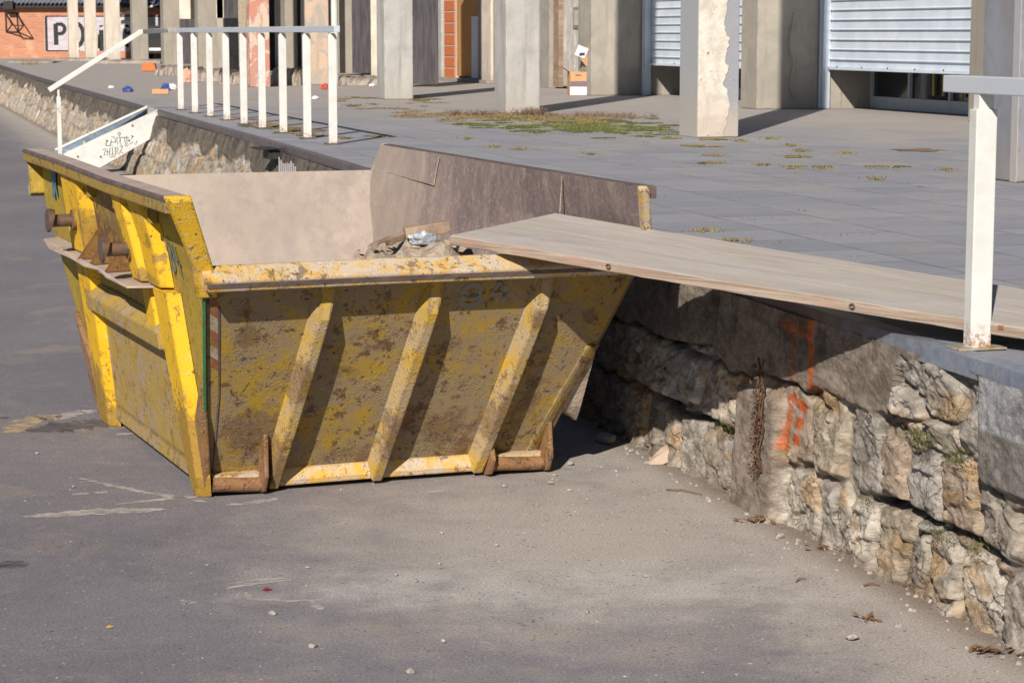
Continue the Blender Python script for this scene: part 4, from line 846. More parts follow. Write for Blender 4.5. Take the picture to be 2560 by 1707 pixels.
# ================================================================== PILLARS
def dpt(px, py): return bz(px, py, D)
NS = -DD
def pillar(name, px, py, wd, dp, h, m, lab, m2=None, z0=0.0, grp='concrete pillars along the platform', tilt=None):
    c_ = dpt(px, py)              # near left corner (between the two visible faces)
    root = empty(name, c_, lab, 'pillar', grp)
    root.rotation_euler = (0, 0, math.atan2(-NF.y, -NF.x))
    # local x = away from road (I), local y = along platform (DD)
    mb = MB(); mb.hexa([(0, 0, z0), (wd, 0, z0), (wd, dp, z0), (0, dp, z0)], [(0, 0, h), (wd, 0, h), (wd, dp, h), (0, dp, h)]); mb.build('shaft', m, root, bev=.012)
    mb = MB(); mb.box((wd/2, dp/2, h+.1), wd+.3, dp+.3, .2); mb.build('capital', M['conc_facade'], root)
    return root
PH = 8.0
p_ = pillar('pillar', 1745, 344, .47, .60, PH, M['peeling'], 'peeling pillar with white render flaking off grey, nearest to the middle roller shutter')
mb = MB(); mb.hexa([(-.006, .02, .0), (0, .02, .0), (0, .58, .0), (-.006, .58, .0)], [(-.006, .02, PH-.1), (0, .02, PH-.1), (0, .58, PH-.1), (-.006, .58, PH-.1)]); mb.build('side_render', M['pillar_side'], p_)
p_ = pillar('pillar', 2541, 456, .50, .60, PH, M['conc_grey'], 'dark grey pillar cut off by the right edge of the photo')
mb = MB(); mb.hexa([(-.006, .0, .0), (0, .0, .0), (0, .10, .0), (-.006, .10, .0)], [(-.006, .0, 3), (0, .0, 3), (0, .10, 3), (-.006, .10, 3)]); mb.build('side_render', M['pillar_side'], p_)
pillar('pillar', 1265, 284, .50, .62, PH, M['conc_pillar'], 'smooth pale grey pillar in front of the old wooden door, weeds at its foot')
pillar('pillar', 962, 249, .50, .62, PH, M['conc_pillar'], 'smooth pale grey pillar between the white railing and the orange plywood')
pillar('pillar', 765, 212, .52, .55, PH, M['conc_peach'], 'peach coloured pillar with flaking foot behind the last railing post')
pillar('pillar', 626, 218, .42, .5, PH, M['render_red'], 'pillar with red peeling render behind the middle of the white railing')
pillar('pillar', 714, 178, .42, .9, PH, M['conc_tan'], 'narrow tan pillar between the red pillar and the peach pillar')
pillar('pillar', 497, 176, .60, .7, PH, M['conc_tan'], 'tan pillar seen between the second and fourth railing posts')
pillar('pillar', 411, 171, .52, .8, PH, M['conc_tan'], 'tan pillar behind the first railing post with a pale chip in its side')
pillar('pillar', 333, 153, .62, .7, PH, M['conc_tan'], 'tan pillar behind the top of the sloping handrail')
WG = 'cream pillars in front of the brick building'
pillar('pillar', 266, 150, .60, .7, PH, M['conc_cream'], 'cream pillar with a yellow splash at its left edge, rightmost of the three cream pillars', grp=WG)
pillar('pillar', 215, 150, .46, .5, PH, M['conc_cream'], 'cream pillar standing between two other cream pillars before the painted letters', grp=WG)
pillar('pillar', 174, 150, .40, .6, PH, M['conc_cream'], 'leftmost cream pillar, right beside the painted letter P', grp=WG)
q = dpt(248, 148); mb = MB(); mb.tube([q+ZZ*.45, q+ZZ*.8, q+ZZ*1.05], .06, 8, .03); o_ = mb.build('yellow_cloth', M['yellow_thing']); tag(o_, 'yellow strip hanging on the gap between cream pillars', 'cloth')
q = dpt(838, 214); mb = MB(); mb.tube([q, q+ZZ*PH], .075, 16); dpn = mb.build('downpipe', M['white_paint']); tag(dpn, 'white round downpipe rising beside the peach pillar', 'pipe')
mb = MB(); mb.tube([q+ZZ*1.02, q+ZZ*1.16], .095, 16); mb.build('pipe_collar', M['white_paint'], dpn)
# beam joining pillars to the building, far overhead
# ================================================================== WAREHOUSE
S1 = Vector((4.67, 33.7, D)); FD = Vector((-.290, .957, 0)).normalized(); FN = Vector((-FD.y, FD.x, 0))     # FN towards the road
def onf(px):                      # point of the facade line seen at column px
    k = (px-CX)/(FP*1.0); # x = k*y (approx, pitch small)
    kk = k/ (math.cos(TH)+0.137*math.sin(TH)) if False else k
    # x = S1.x + FD.x*t ; y = S1.y + FD.y*t ; x/y' with y' depth along the ground at that row
    r = ray(px, 240); s = r.x/r.y
    t = (s*S1.y - S1.x)/(FD.x - s*FD.y); return Vector((S1.x+FD.x*t, S1.y+FD.y*t, D)), t
wh = empty('warehouse', S1, 'long pale rendered warehouse with roller shutters, old doors and piers behind the pillars', 'building')
wh.rotation_euler = (0, 0, math.atan2(FD.y, FD.x))
# local x along facade (away), local y towards the road, z up from platform
def wp(mb, name, m, par=None, **k): return mb.build(name, m, par or wh, **k)
def tx(px): return onf(px)[1]
a1, a0 = tx(2462), tx(2052)           # shutter 1: a1 near (negative), a0 ~0
b0, b1 = tx(1609), tx(1700); b1 = b0 - 5.6
d0 = tx(1394); d1 = tx(1480)
def wallseg(t0, t1, z0=0, z1=9, y0=-.35, y1=0.0, m='conc_facade', name='wall', **k):
    mb = MB(); mb.box(((t0+t1)/2, (y0+y1)/2, (z0+z1)/2), abs(t1-t0), y1-y0, z1-z0); return wp(mb, name, M[m], **k)
wallseg(-26, a1); wallseg(a0, b1); wallseg(b0, d1-.05); wallseg(tx(1372), tx(1233)); wallseg(tx(1095), 44)
wallseg(a1, a0, 2.7, 9); wallseg(b1, b0, 2.7, 9); wallseg(d1-.05, tx(1372), 2.6, 9); wallseg(tx(1233), tx(1095), 2.6, 9)
# piers standing out from the facade
for t0, L_, dep in ((a0+.05, .62, 1.02), (b0+.05, .75, 1.0)):
    mb = MB(); mb.box((t0+L_/2, dep/2+.001, 4.5), L_, dep, 9); wp(mb, 'pier', M['conc_facade'], bev=.01)
mb = MB(); mb.box((a1-.35, .06, 4.5), .70, .35, 9); wp(mb, 'pier', M['conc_tan'], bev=.01)
# roller shutters
def shutter(t0, t1, gapz, nsl):
    rt = MB(); zt = 2.75; n = 14; step_ = .145; pts = []; z = gapz + .12
    prof = [(0.0, gapz), (0.0, gapz+.11)]
    while z < zt: prof += [(0.0, z), (.030, z+.012), (.032, z+.020), (.010, z+.034), (.006, z+step_-.02)]; z += step_
    vs_ = [];
    for (yy_, zz_) in prof: vs_ += [(t0+.06, -.12+yy_, zz_), (t1-.06, -.12+yy_, zz_)]
    rt.add(vs_, [(2*i, 2*i+1, 2*i+3, 2*i+2) for i in range(len(prof)-1)])
    s_ = wp(rt, 'roller_shutter', M['shutter_metal'])
    mb = MB(); mb.box(((t0+t1)/2, -.09, gapz+.005), abs(t1-t0)-.1, .06, .05); wp(mb, 'bottom_bar', M['shutter_metal'], s_, bev=.006)
    for k in range(6): mb = MB(); mb.box((t0+(t1-t0)*(k+.5)/6, -.058, gapz+.03), .02, .01, .02); wp(mb, 'bolt', M['black_metal'], s_)
    for t_ in (t0+.03, t1-.03):
        mb = MB(); mb.box((t_, -.05, 1.4), .10, .12, 2.8); mb.box((t_+.045, -.0, 1.4), .02, .06, 2.8); wp(mb, 'guide_rail', M['shutter_metal'], s_, bev=.006)
    # recess with window behind
    yb_ = -.85
    for tt_ in (t0, t1): mb = MB(); mb.add([(tt_, -.33, 0), (tt_, yb_, 0), (tt_, yb_, 2.8), (tt_, -.33, 2.8)], [(0, 1, 2, 3)]); wp(mb, 'reveal', M['conc_facade'])
    mb = MB(); mb.box(((t0+t1)/2, yb_, .09), abs(t1-t0), .06, .18); mb.box(((t0+t1)/2, yb_, 2.3), abs(t1-t0), .05, .08)
    for k in range(5): mb.box((t0+(t1-t0)*k/4, yb_, 1.2), .06, .07, 2.4)
    f_ = wp(mb, 'shop_window', M['alu'], bev=.004)
    mb = MB(); mb.box(((t0+t1)/2, yb_-.02, 1.2), abs(t1-t0)-.05, .012, 2.3); wp(mb, 'pane', M['glass_dark'], f_)
shutter(a1, a0, .60, 12); shutter(b1, b0, .56, 12)
for k, t_ in enumerate((-1.9, -2.2, -2.75, -3.3, -3.6)): mb = MB(); mb.tube([(t_, -.825, .24), (t_+.01, -.825, .55)], .022, 6); wp(mb, 'yellow_strip', M['yellow_thing'])
# loose cable on the pier
mb = MB(); cbl = [(0, 1.4), (.03, 1.2), (.07, 1.0), (.05, .8), (.0, .66), (.03, .5), (.06, .35), (.02, .2), (-.05, .12)]
mb.tube([(a0+.03, .45+q_[0], q_[1]+.02) for q_ in cbl], .006, 5); wp(mb, 'cable', M['white_worn'])
# old door
t_a, t_b = tx(1394), tx(1480)
mb = MB(); mb.box(((t_a+t_b)/2, -.14, 1.3), abs(t_a-t_b), .06, 2.5); dr_ = wp(mb, 'old_door', M['door_old'])
mb = MB(); 
for k in range(7): mb.box((t_a+(t_b-t_a)*(k+.5)/7, -.108, 1.3), .012, .012, 2.45)
wp(mb, 'batten', M['door_old'], dr_)
mb = MB(); cx_ = tx(1436); mb.box((cx_, -.10, 1.42), .75, .03, .42); pp = wp(mb, 'letter_panel', M['old_wood'], dr_); mb = MB(); mb.box((cx_, -.082, 1.42), .60, .012, .30); wp(mb, 'panel_board', M['door_old'], pp)
mb = MB(); mb.box((tx(1386), -.10, 1.3), abs(tx(1380)-tx(1393)), .14, 2.55); wp(mb, 'door_jamb', M['old_wood'])
mb = MB(); mb.box(((tx(1373)+t_b)/2, -.6, 1.3), abs(tx(1373)-t_b), .02, 2.6); wp(mb, 'dark_interior', M['void'])
# bricked and boarded opening
def fb(pa, pb_, z0, z1, yo, th, m, name, bev=0.0):
    ta, tb = tx(pa), tx(pb_); mb = MB(); mb.box(((ta+tb)/2, yo, (z0+z1)/2), abs(ta-tb), th, z1-z0); return wp(mb, name, M[m], bev=bev)
bk = fb(1109, 1138, .06, 2.6, -.12, .2, 'mortar', 'brick_pier')
mb = MB(); ta, tb = tx(1110), tx(1136)
for k in range(9): mb.box(((ta+tb)/2, -.02, .16+k*.268), abs(ta-tb)-.02, .03, .235)
wp(mb, 'brick_course', M['brick_orange'], bk, bev=.01)
fb(1142, 1194, .12, 2.6, -.02, .03, 'ply_orange', 'plywood_sheet'); fb(1181, 1197, .1, 1.5, .01, .02, 'card_white', 'white_sheet')
fb(1196, 1208, 0, 2.6, -.05, .12, 'white_worn', 'door_frame'); fb(1208, 1233, 0, 2.6, -.04, .2, 'conc_cream', 'plaster_jamb')
fb(1096, 1108, 0, 2.6, -.05, .2, 'conc_pillar', 'door_frame'); fb(1100, 1235, -.0, .07, .08, .2, 'kerb_old', 'door_step'); fb(1108, 1235, .06, 2.6, -.5, .02, 'void', 'dark_interior')
# free standing bits seen between pillars (parts of the building front)
def nsbox(pa, pb_, py, z0, z1, th, m, name, bev=0.0):       # faces the camera along the platform
    A = dpt(pa, py); B = dpt(pb_, py); s_ = (B-A).normalized(); n_ = Vector((-s_.y, s_.x, 0)); c_ = (A+B)/2 + n_*th/2
    inv2 = (Matrix.Translation(S1) @ Matrix.Rotation(math.atan2(FD.y, FD.x), 4, 'Z')).inverted()
    mb = MB(); mb.hexa(*[[inv2 @ (q_ + ZZ*z_) for q_ in (A, B, B+n_*th, A+n_*th)] for z_ in (z0, z1)]); return wp(mb, name, M[m], bev=bev)
nsbox(985, 1095, 217, .05, 5, .2, 'dark_wood_and_shade', 'door_and_shade_panel'); nsbox(845, 881, 188, .05, 8, .4, 'conc_tan', 'pier'); nsbox(881, 929, 188, .05, 8, .35, 'dark_wood_and_shade', 'door_and_shade_panel'); nsbox(928, 946, 192, 0, 8, .4, 'conc_cream', 'pier')  # narrow panel right of the tan pier: pillar shadow painted as a dark surface
nsbox(1345, 1373, 214, 0, 8, .3, 'conc_tan', 'pier')
nsbox(672, 686, 176, 0, 8, .3, 'void', 'dark_interior'); nsbox(745, 755, 178, 0, 8, .3, 'void', 'dark_interior'); nsbox(822, 830, 190, 0, 8, .3, 'void', 'dark_interior')
nsbox(545, 560, 182, 0, 8, .4, 'conc_facade', 'pier'); nsbox(558, 602, 175, 0, 8, .3, 'void', 'dark_interior'); nsbox(598, 622, 185, .2, 8, .3, 'white_worn', 'door_frame'); nsbox(618, 628, 190, 0, 8, .3, 'red_paint', 'door_frame')
nsbox(449, 492, 160, 0, 8, .3, 'dark_wood_and_shade', 'dark_interior')
def zat(px, py, base): d_ = dpt(px, base).y; return by(px, py, d_).z - D
nsbox(451, 479, 172, zat(460, 48, 172), 5, 1.0, 'conc_cream', 'lintel_box'); nsbox(543, 562, 182, zat(550, 46, 182), 5, 1.0, 'conc_cream', 'lintel_box'); nsbox(562, 600, 182, zat(550, 46, 182), 5, 1.0, 'dark_wood_and_shade', 'lintel_box')
# rough plinth of broken kerb blocks
kr = random.Random(4)
for k, (pa, pb_, py, zh) in enumerate(((388, 455, 190, .22), (455, 548, 204, .26), (548, 622, 212, .24), (676, 752, 214, .30), (846, 946, 214, .16), (130, 250, 153, .10), (240, 400, 160, .12), (20, 130, 158, .07))):
    A = dpt(pa, py); B = dpt(pb_, py); s_ = (B-A).normalized(); n_ = Vector((-s_.y, s_.x, 0)); L_ = (B-A).length; n = 14; th = 2.2
    rows = []
    for i in range(n+1):
        b_ = A + s_*L_*i/n; z_ = zh*(1+kr.uniform(-.22, .22)); rows.append([b_+n_*kr.uniform(-.06, .06), b_+n_*kr.uniform(.02, .12)+ZZ*z_*.8, b_+n_*.25+ZZ*z_, b_+n_*th+ZZ*z_])
    mb = MB(); mb.add([q_ for r_ in rows for q_ in r_], [(i*4+j, i*4+j+1, i*4+j+5, i*4+j+4) for i in range(n) for j in range(3)] + [(0, 1, 2, 3), (4*n, 4*n+1, 4*n+2, 4*n+3)])
    lab = ['low broken kerb under the tan pillar behind the first railing post', 'low broken kerb seen between the first railing posts', 'low rubble kerb left of the red pillar', 'cracked concrete ledge between the red and the peach pillar', 'low cracked ledge with dead weeds in front of the painted shade panel', 'flat kerb in front of the leftmost cream pillars', 'long grey kerb running behind the sloping handrail', 'flat kerb in front of the brick building at the far left'][k]
    o_ = mb.build('broken_kerb', M['kerb_old']); tag(o_, lab, 'kerb', 'broken kerbs at the foot of the pillars')

# ================================================================== BRICK BUILDING
YB = 101.0
bb = empty('brick_building', (by(200, 149, YB).x, YB, D), 'low orange brick building with a dark roof edge and painted letters, far left', 'building')
def bpx(px, py): q_ = by(px, py, YB); return Vector((q_.x - bb.location.x, 0, q_.z - D))
def bbx(x0_, x1_, y0_, y1_, f, bk_, m, name, par=None):
    a_ = bpx(x0_, y1_); b_ = bpx(x1_, y0_); mb = MB(); mb.hexa([(a_.x, -f, a_.z), (b_.x, -f, a_.z), (b_.x, bk_, a_.z), (a_.x, bk_, a_.z)], [(a_.x, -f, b_.z), (b_.x, -f, b_.z), (b_.x, bk_, b_.z), (a_.x, bk_, b_.z)]); return mb.build(name, M[m], par or bb)
bbx(-400, 760, 20, 154, 0, .4, 'brickwork', 'wall')
bbx(-400, 760, 7, 20, .35, .5, 'black_metal', 'eaves_board')
a_ = bpx(-400, 9); b_ = bpx(760, 9); mb = MB(); n = 220; vs_ = []
for i in range(n+1):
    x_ = a_.x + (b_.x-a_.x)*i/n; zz_ = .05*math.cos(i*math.pi); vs_ += [(x_, -.5, a_.z+zz_), (x_, 7, a_.z+3.4+zz_)]
mb.add(vs_, [(2*i, 2*i+2, 2*i+3, 2*i+1) for i in range(n)]); mb.build('roof', M['roof_sheet'], bb)
mur = bbx(113, 460, 41, 129, .012, .0, 'mural_white', 'painted_panel')
mb = MB()
for (x0_, y0_, x1_, y1_) in ((114, 42, 118, 128), (114, 40, 460, 43), (118, 126, 200, 129)):
    mb = MB(); p0, p1 = bpx(x0_, y1_), bpx(x1_, y0_); mb.add([(p0.x, -.016, p0.z), (p1.x, -.016, p0.z), (p1.x, -.016, p1.z), (p0.x, -.016, p1.z)], [(0, 1, 2, 3)]); mb.build('painted_border', M['black_metal'], mur)
fnb = lambda a, b: bpx(a, b)
for l, w_ in (([(139, 60), (141, 113)], 11), (arc(150, 73, 12, 12, -90, 90), 9), ([(140, 61), (150, 61)], 8), ([(140, 85), (151, 85)], 8), (arc(192, 88, 16, 28, 0, 360, 20), 10), ([(252, 64), (253, 68)], 9), ([(253, 76), (254, 128)], 11), (arc(322, 90, 12, 26, 90, 270), 8), ([(315, 84), (328, 82)], 8), ([(350, 60), (352, 120)], 10)):
    mb = MB(); ribbon(mb, l, w_, fnb, Vector((0, -1, 0)), .022 if w_ != 8 else .026); mb.build('painted_letter', M['black_metal'], mur)
for l, w_ in (([(300, 52), (330, 60)], 9), ([(300, 66), (330, 76)], 4), ([(372, 76), (404, 92)], 12), ([(374, 100), (404, 84)], 5), ([(376, 106), (400, 96)], 3)):
    mb = MB(); ribbon(mb, l, w_, fnb, Vector((0, -1, 0)), .034); mb.build('white_paint_stroke', M['white_paint'], mur)
mb = MB(); bar(mb, bpx(296, 40)+Vector((0, -.5, 0)), bpx(404, 11)+Vector((0, -.5, 0)), .1, .09); mb.build('gable_board', M['white_paint'], bb)
# black steel bracket on the wall
br_ = empty('steel_bracket', bb.location + bpx(20, 80), 'black angular steel frame fixed to the orange brick wall', 'bracket'); mb = MB()
o0 = bpx(20, 80)
for (x0_, y0_, x1_, y1_, e0, e1) in ((14, 32, 16, 81, 0, 0), (14, 33, 42, 34, 0, 0), (16, 80, 47, 80, 0, 0), (42, 34, 46, 82, 0, 0), (42, 34, 70, 65, 0, .9), (14, 33, 43, 64, 0, .9), (43, 64, 70, 65, .9, .9), (47, 80, 70, 65, 0, .9), (18, 80, 43, 60, 0, .9)):
    bar(mb, bpx(x0_, y0_)-o0+Vector((0, -.05-e0, 0)), bpx(x1_, y1_)-o0+Vector((0, -.05-e1, 0)), .045, .045)
mb.build('frame_bars', M['black_metal'], br_); 
mb = MB(); mb.box(bpx(28, 14)-o0+Vector((0, -.35, 0)), .4, .5, .35); mb.build('lamp_box', M['black_metal'], br_)
# parked car seen between two pillars
cr = by(388, 147, 97.0); car = empty('parked_car', (cr.x, 97, D), 'dark parked car glimpsed between two tan pillars behind the handrail', 'car')
mb = MB(); pr = [(-.9, .22), (.9, .22), (.95, .55), (.88, .82), (.70, .90), (.62, 1.32), (.45, 1.42), (-.45, 1.42), (-.62, 1.32), (-.70, .90), (-.88, .82), (-.95, .55)]
mb.prism([(x_, 0, z_) for x_, z_ in pr], (0, 3.6, 0)); mb.build('body', M['black_metal'], car, bev=.05)
mb = MB(); mb.add([(-.60, -.01, .92), (.60, -.01, .92), (.52, -.005, 1.32), (-.52, -.005, 1.32)], [(0, 1, 2, 3)]); mb.build('windscreen', M['glass_dark'], car)
mb = MB(); mb.box((0, -.02, .42), .5, .02, .12); mb.build('number_plate', M['card_white'], car)
for sx_ in (-.66, .66):
    mb = MB(); mb.box((sx_, -.02, .68), .26, .03, .12); mb.build('headlight', M['plastic_grey'], car)
    for yv in (.6, 2.9):
        mb = MB(); mb.tube([(sx_-.09+(.1 if sx_ > 0 else 0), yv, .3), (sx_+.09+(.1 if sx_ > 0 else -.0), yv, .3)], .3, 18); mb.build('wheel', M['black_metal'], car)
# background block far behind the pillars, so that the gaps read as building
bk2 = MB(); A = by(690, 140, 92); B = by(1300, 140, 92); bk2.box(((A.x+B.x)/2, 93, 4), B.x-A.x+8, .5, 9); tag(bk2.build('far_building', M['conc_tan']), 'plain tan wall of a far block glimpsed behind the pillars', 'building')

# ================================================================== WEEDS AND LITTER ON THE PLATFORM
def patch_blades(mb, px, py, wpx, hpx, n, hmin, hmax, seed, zb=D):
    rnd = random.Random(seed)
    for _ in range(n):
        r_ = math.sqrt(rnd.random()); a_ = rnd.uniform(0, 6.283); q_ = bz(px + wpx/2*r_*math.cos(a_), py + hpx/2*r_*math.sin(a_), zb)
        for _b in range(rnd.randint(2, 5)):
            h_ = rnd.uniform(hmin, hmax); l_ = Vector((rnd.gauss(0, 1), rnd.gauss(0, 1), 0))*h_*.9; s_ = Vector((rnd.uniform(-1, 1), rnd.uniform(-1, 1), 0)).normalized()*rnd.uniform(.003, .008); j = Vector((rnd.gauss(0, .05), rnd.gauss(0, .05), -.003))
            mb.add([q_+j-s_, q_+j+s_, q_+j+l_+ZZ*h_], [(0, 1, 2)])
def patch_mat(mb, px, py, wpx, hpx, seed, zb=D, hh=.006, n=26):
    rnd = random.Random(seed); c_ = bz(px, py, zb); pts = []
    ph = [rnd.uniform(0, 6.28) for _ in range(4)]
    for i in range(n):
        a_ = 2*math.pi*i/n; k = .72 + .22*math.sin(2*a_+ph[0]) + .2*math.sin(5*a_+ph[1]) + .14*math.sin(9*a_+ph[2])
        pts.append(bz(px + wpx/2*k*math.cos(a_), py + hpx/2*k*math.sin(a_), zb+.0005))
    mb.add([c_+ZZ*hh] + [c_.lerp(p_, .6)+ZZ*hh*.8 for p_ in pts] + pts, [(0, 1+i, 1+(i+1) % n) for i in range(n)] + [(1+i, 1+n+i, 1+n+(i+1) % n, 1+(i+1) % n) for i in range(n)])
gr, dy, rd, ms = MB(), MB(), MB(), MB()
rnd = random.Random(11)
for k in range(110):   # broad green area before the peeling pillar
    px = rnd.triangular(1100, 1700, 1560); py = 321 + rnd.gauss(0, 10) - (1600-px)*.022
    patch_mat(ms, px, py, rnd.uniform(30, 110), rnd.uniform(2, 5), k); patch_blades(gr, px, py, 90, 5, 12, .008, .024, k+100)
for k in range(60):
    px = rnd.uniform(1000, 1500); py = 292 + rnd.gauss(0, 6) + (px-1250)*.02; patch_mat(dy, px, py, rnd.uniform(30, 90), rnd.uniform(2, 4), k+200); patch_blades(dy, px, py, 70, 5, 10, .01, .04, k+300)
for k in range(30):
    px = rnd.triangular(1290, 1680, 1480); py = 292 + (px-1400)*.012 + rnd.gauss(0, 2); patch_blades(rd, px, py, 40, 4, 7, .02, .09, k+400)
for k in range(10): px = 1340+rnd.gauss(0, 18); patch_blades(rd, px, 288, 20, 3, 14, .04, .14, k+450)
for k in range(8): px = rnd.uniform(1130, 1230); patch_blades(rd, px, 288+rnd.gauss(0, 2), 20, 3, 14, .03, .11, k+460)
for k in range(22):
    px = rnd.uniform(840, 1100); py = rnd.uniform(236, 272); patch_mat(dy if k % 2 else ms, px, py, rnd.uniform(25, 80), rnd.uniform(1.5, 4), k+500); patch_blades(dy, px, py, 60, 4, 7, .01, .04, k+520)
for k in range(26):   # around the railing posts
    t_ = rnd.random(); px = 590+270*t_; py = 300+48*t_+rnd.gauss(0, 6); patch_mat((dy, ms, rd)[k % 3], px, py, rnd.uniform(25, 70), rnd.uniform(3, 7), k+600); patch_blades(dy, px, py, 50, 5, 6, .01, .03, k+630)
for (px, py, w_) in ((1671,344,60),(1740,366,95),(1786,388,60),(1786,407,48),(1794,348,95),(1924,346,27),(2004,377,36),(1985,390,100),(1905,411,32),(1981,417,46),(2050,419,50),(2111,382,40),(2215,417,115),(2188,446,16),(2368,423,22),(1978,362,22),(1850,352,30),(1300,372,35),(1230,366,25),(1165,345,40),(950,340,60),(1480,385,30),(1840,600,26),(1760,575,30)):
    for j in range(3): patch_mat(dy if j < 2 else ms, px+rnd.gauss(0, w_*.2), py+rnd.gauss(0, 1.5), w_*rnd.uniform(.4, .9), rnd.uniform(2, 5), int(px)+j)
    patch_blades(dy, px, py, w_*1.0, 6, 16, .006, .022, int(px))
    patch_blades(gr, px+w_*.1, py+2, w_*.3, 4, 4, .012, .04, int(px)+7)
for (px, py, w_) in ((75, 161, 60), (290, 143, 70), (575, 208, 40), (690, 210, 26), (620, 206, 30)): patch_blades(dy, px, py, w_, 6, 40, .05, .30, int(px))
patch_mat(rd, 2295, 375, 190, 8, 77)
# seams of weeds in the joints of the slabs
for k in range(90):
    y_ = rnd.uniform(9, 26); x_ = xt(y_)+rnd.uniform(.3, 5.5); q_ = Vector((x_, y_, D)); L_ = rnd.uniform(.05, .35); dirv = (DD if rnd.random() < .4 else I)
    mb_ = dy if rnd.random() < .7 else gr
    for j in range(int(L_*60)):
        b_ = q_ + dirv*L_*rnd.random() + Vector((rnd.gauss(0, .006), rnd.gauss(0, .006), -.002)); h_ = rnd.uniform(.004, .016); s_ = Vector((rnd.uniform(-1, 1), rnd.uniform(-1, 1), 0))*.004
        mb_.add([b_-s_, b_+s_, b_+Vector((rnd.gauss(0, 1), rnd.gauss(0, 1), 0))*h_+ZZ*h_], [(0, 1, 2)])
tag(gr.build('green_grass', M['green_weed']), 'short green grass growing between the platform slabs', 'grass', kind='stuff')
tag(dy.build('dry_grass', M['dry_weed']), 'dry yellow grass clumps scattered over the platform', 'grass', kind='stuff')
tag(rd.build('red_weeds', M['red_weed']), 'reddish dead weeds at the foot of the pillars', 'weeds', kind='stuff')
tag(ms.build('moss_patches', M['moss']), 'dark green moss mats on the platform slabs', 'moss', kind='stuff')
# litter
def thing1(mb, name, m, lab, cat, **k): return tag(mb.build(name, m, **k), lab, cat)
q = dpt(372, 179); mb = MB(); mb.hexa([q+Vector(v_) for v_ in ((-.22, 0, 0), (.22, 0, 0), (.22, .3, 0), (-.22, .3, 0))], [q+Vector(v_) for v_ in ((-.2, .02, .25), (.16, .02, .27), (.17, .28, .25), (-.2, .28, .24))]); thing1(mb, 'brick_block', M['brick_orange'], 'orange brick block lying on the platform behind the handrail', 'brick', bev=.03)
crumple('blue_packet', dpt(320, 230), .11, .08, .08, M['blue_plastic'], 2, 'crumpled blue packet on the platform left of the cardboard strip', 'packet')
q = dpt(401, 236); mb = MB(); mb.box(q+ZZ*.05, .30, .10, .09, Vector((1, .1, 0)).normalized(), Vector((-.1, 1, 0)).normalized()); thing1(mb, 'cardboard_strip', M['cardboard'], 'flat tan cardboard box lying on the platform near the first railing post', 'cardboard', bev=.005)
crumple('blue_bag', dpt(414, 226), .10, .08, .11, M['blue_plastic'], 5, 'round blue bag behind the flat tan cardboard', 'bag')
crumple('white_bag', dpt(431, 225), .10, .09, .09, M['card_white'], 6, 'small white bag beside the blue bag behind the flat tan cardboard', 'bag')
crumple('red_bag', dpt(812, 224), .10, .08, .09, M['red_plastic'], 8, 'red plastic bag at the foot of the peach pillar', 'bag')
crumple('pink_bag', dpt(468, 206), .14, .12, .24, M['pink_plaster'], 9, 'pink bag seen between the first two railing posts', 'bag')
for k, (px, py, lab) in enumerate(((789, 248, 'white scrap between the last two railing posts'), (278, 221, 'pale scrap on the platform below the sloping handrail'), (930, 216, 'small white scrap beside the ledge left of the pale pillar'))):
    crumple('paper_scrap', dpt(px, py), .07, .05, .04, M['card_white'], 20+k, lab, 'paper')
# cardboard boxes by the old door
def obox(name, c_, sx_, sy_, sz_, rot, m, lab, parts):
    root = empty(name, c_, lab, 'box'); root.rotation_euler = rot; t_ = .012; mb = MB()
    mb.box((0, 0, t_/2), sx_, sy_, t_); mb.box((0, -sy_/2, sz_/2), sx_, t_, sz_); mb.box((0, sy_/2, sz_/2), sx_, t_, sz_); mb.box((-sx_/2, 0, sz_/2), t_, sy_+t_, sz_-.002); mb.box((sx_/2, 0, sz_/2), t_, sy_+t_, sz_-.002)
    mb.build('body', M[m], root)
    for (k_, nm_, mm, c2_, s2, r2_) in parts:
        b2 = MB(); b2.box((0, 0, 0), *s2); q_ = b2.build(nm_, M[mm], root); q_.location = c2_; q_.rotation_euler = r2_
    return root
qb = dpt(1447, 238)
obox('cardboard_box', qb+Vector((.03, .15, 0)), .42, .34, .42, (0, 0, R(6)), 'cardboard', 'upright open cardboard box with a pale lower half, standing by the old wooden door',
  [(0, 'pale_band', 'card_white', (0, -.179, .075), (.425, .004, .15), (0, 0, 0)), (1, 'dark_band', 'card_purple', (0, -.179, .20), (.425, .004, .10), (0, 0, 0)), (2, 'flap', 'cardboard', (-.26, 0, .46), (.14, .34, .01), (0, R(35), 0)), (3, 'printed_mark', 'ink_blue', (-.06, -.179, .36), (.10, .004, .015), (0, 0, 0))])
obox('cardboard_box', qb+Vector((.10, .12, .62)), .36, .30, .34, (R(20), R(52), R(8)), 'cardboard', 'tilted open cardboard box stuffed into the top of the upright one',
  [(0, 'white_flap', 'card_white', (-.18, -.17, .10), (.2, .01, .2), (0, R(-30), 0)), (1, 'printed_mark', 'ink_blue', (-.14, -.178, .08), (.05, .006, .10), (0, R(30), 0)), (2, 'inner_flap', 'cardboard', (.1, 0, .38), (.2, .25, .01), (0, R(60), 0))])
crumple('crumpled_paper', dpt(1475, 236), .16, .12, .12, M['card_white'], 31, 'crumpled white paper beside the upright cardboard box', 'paper')
q = dpt(2182, 270); mb = MB(); crumple('dark_lump', q, .09, .06, .05, M['earth'], 33, 'small dark clod on the platform in front of the shutter', 'clod')

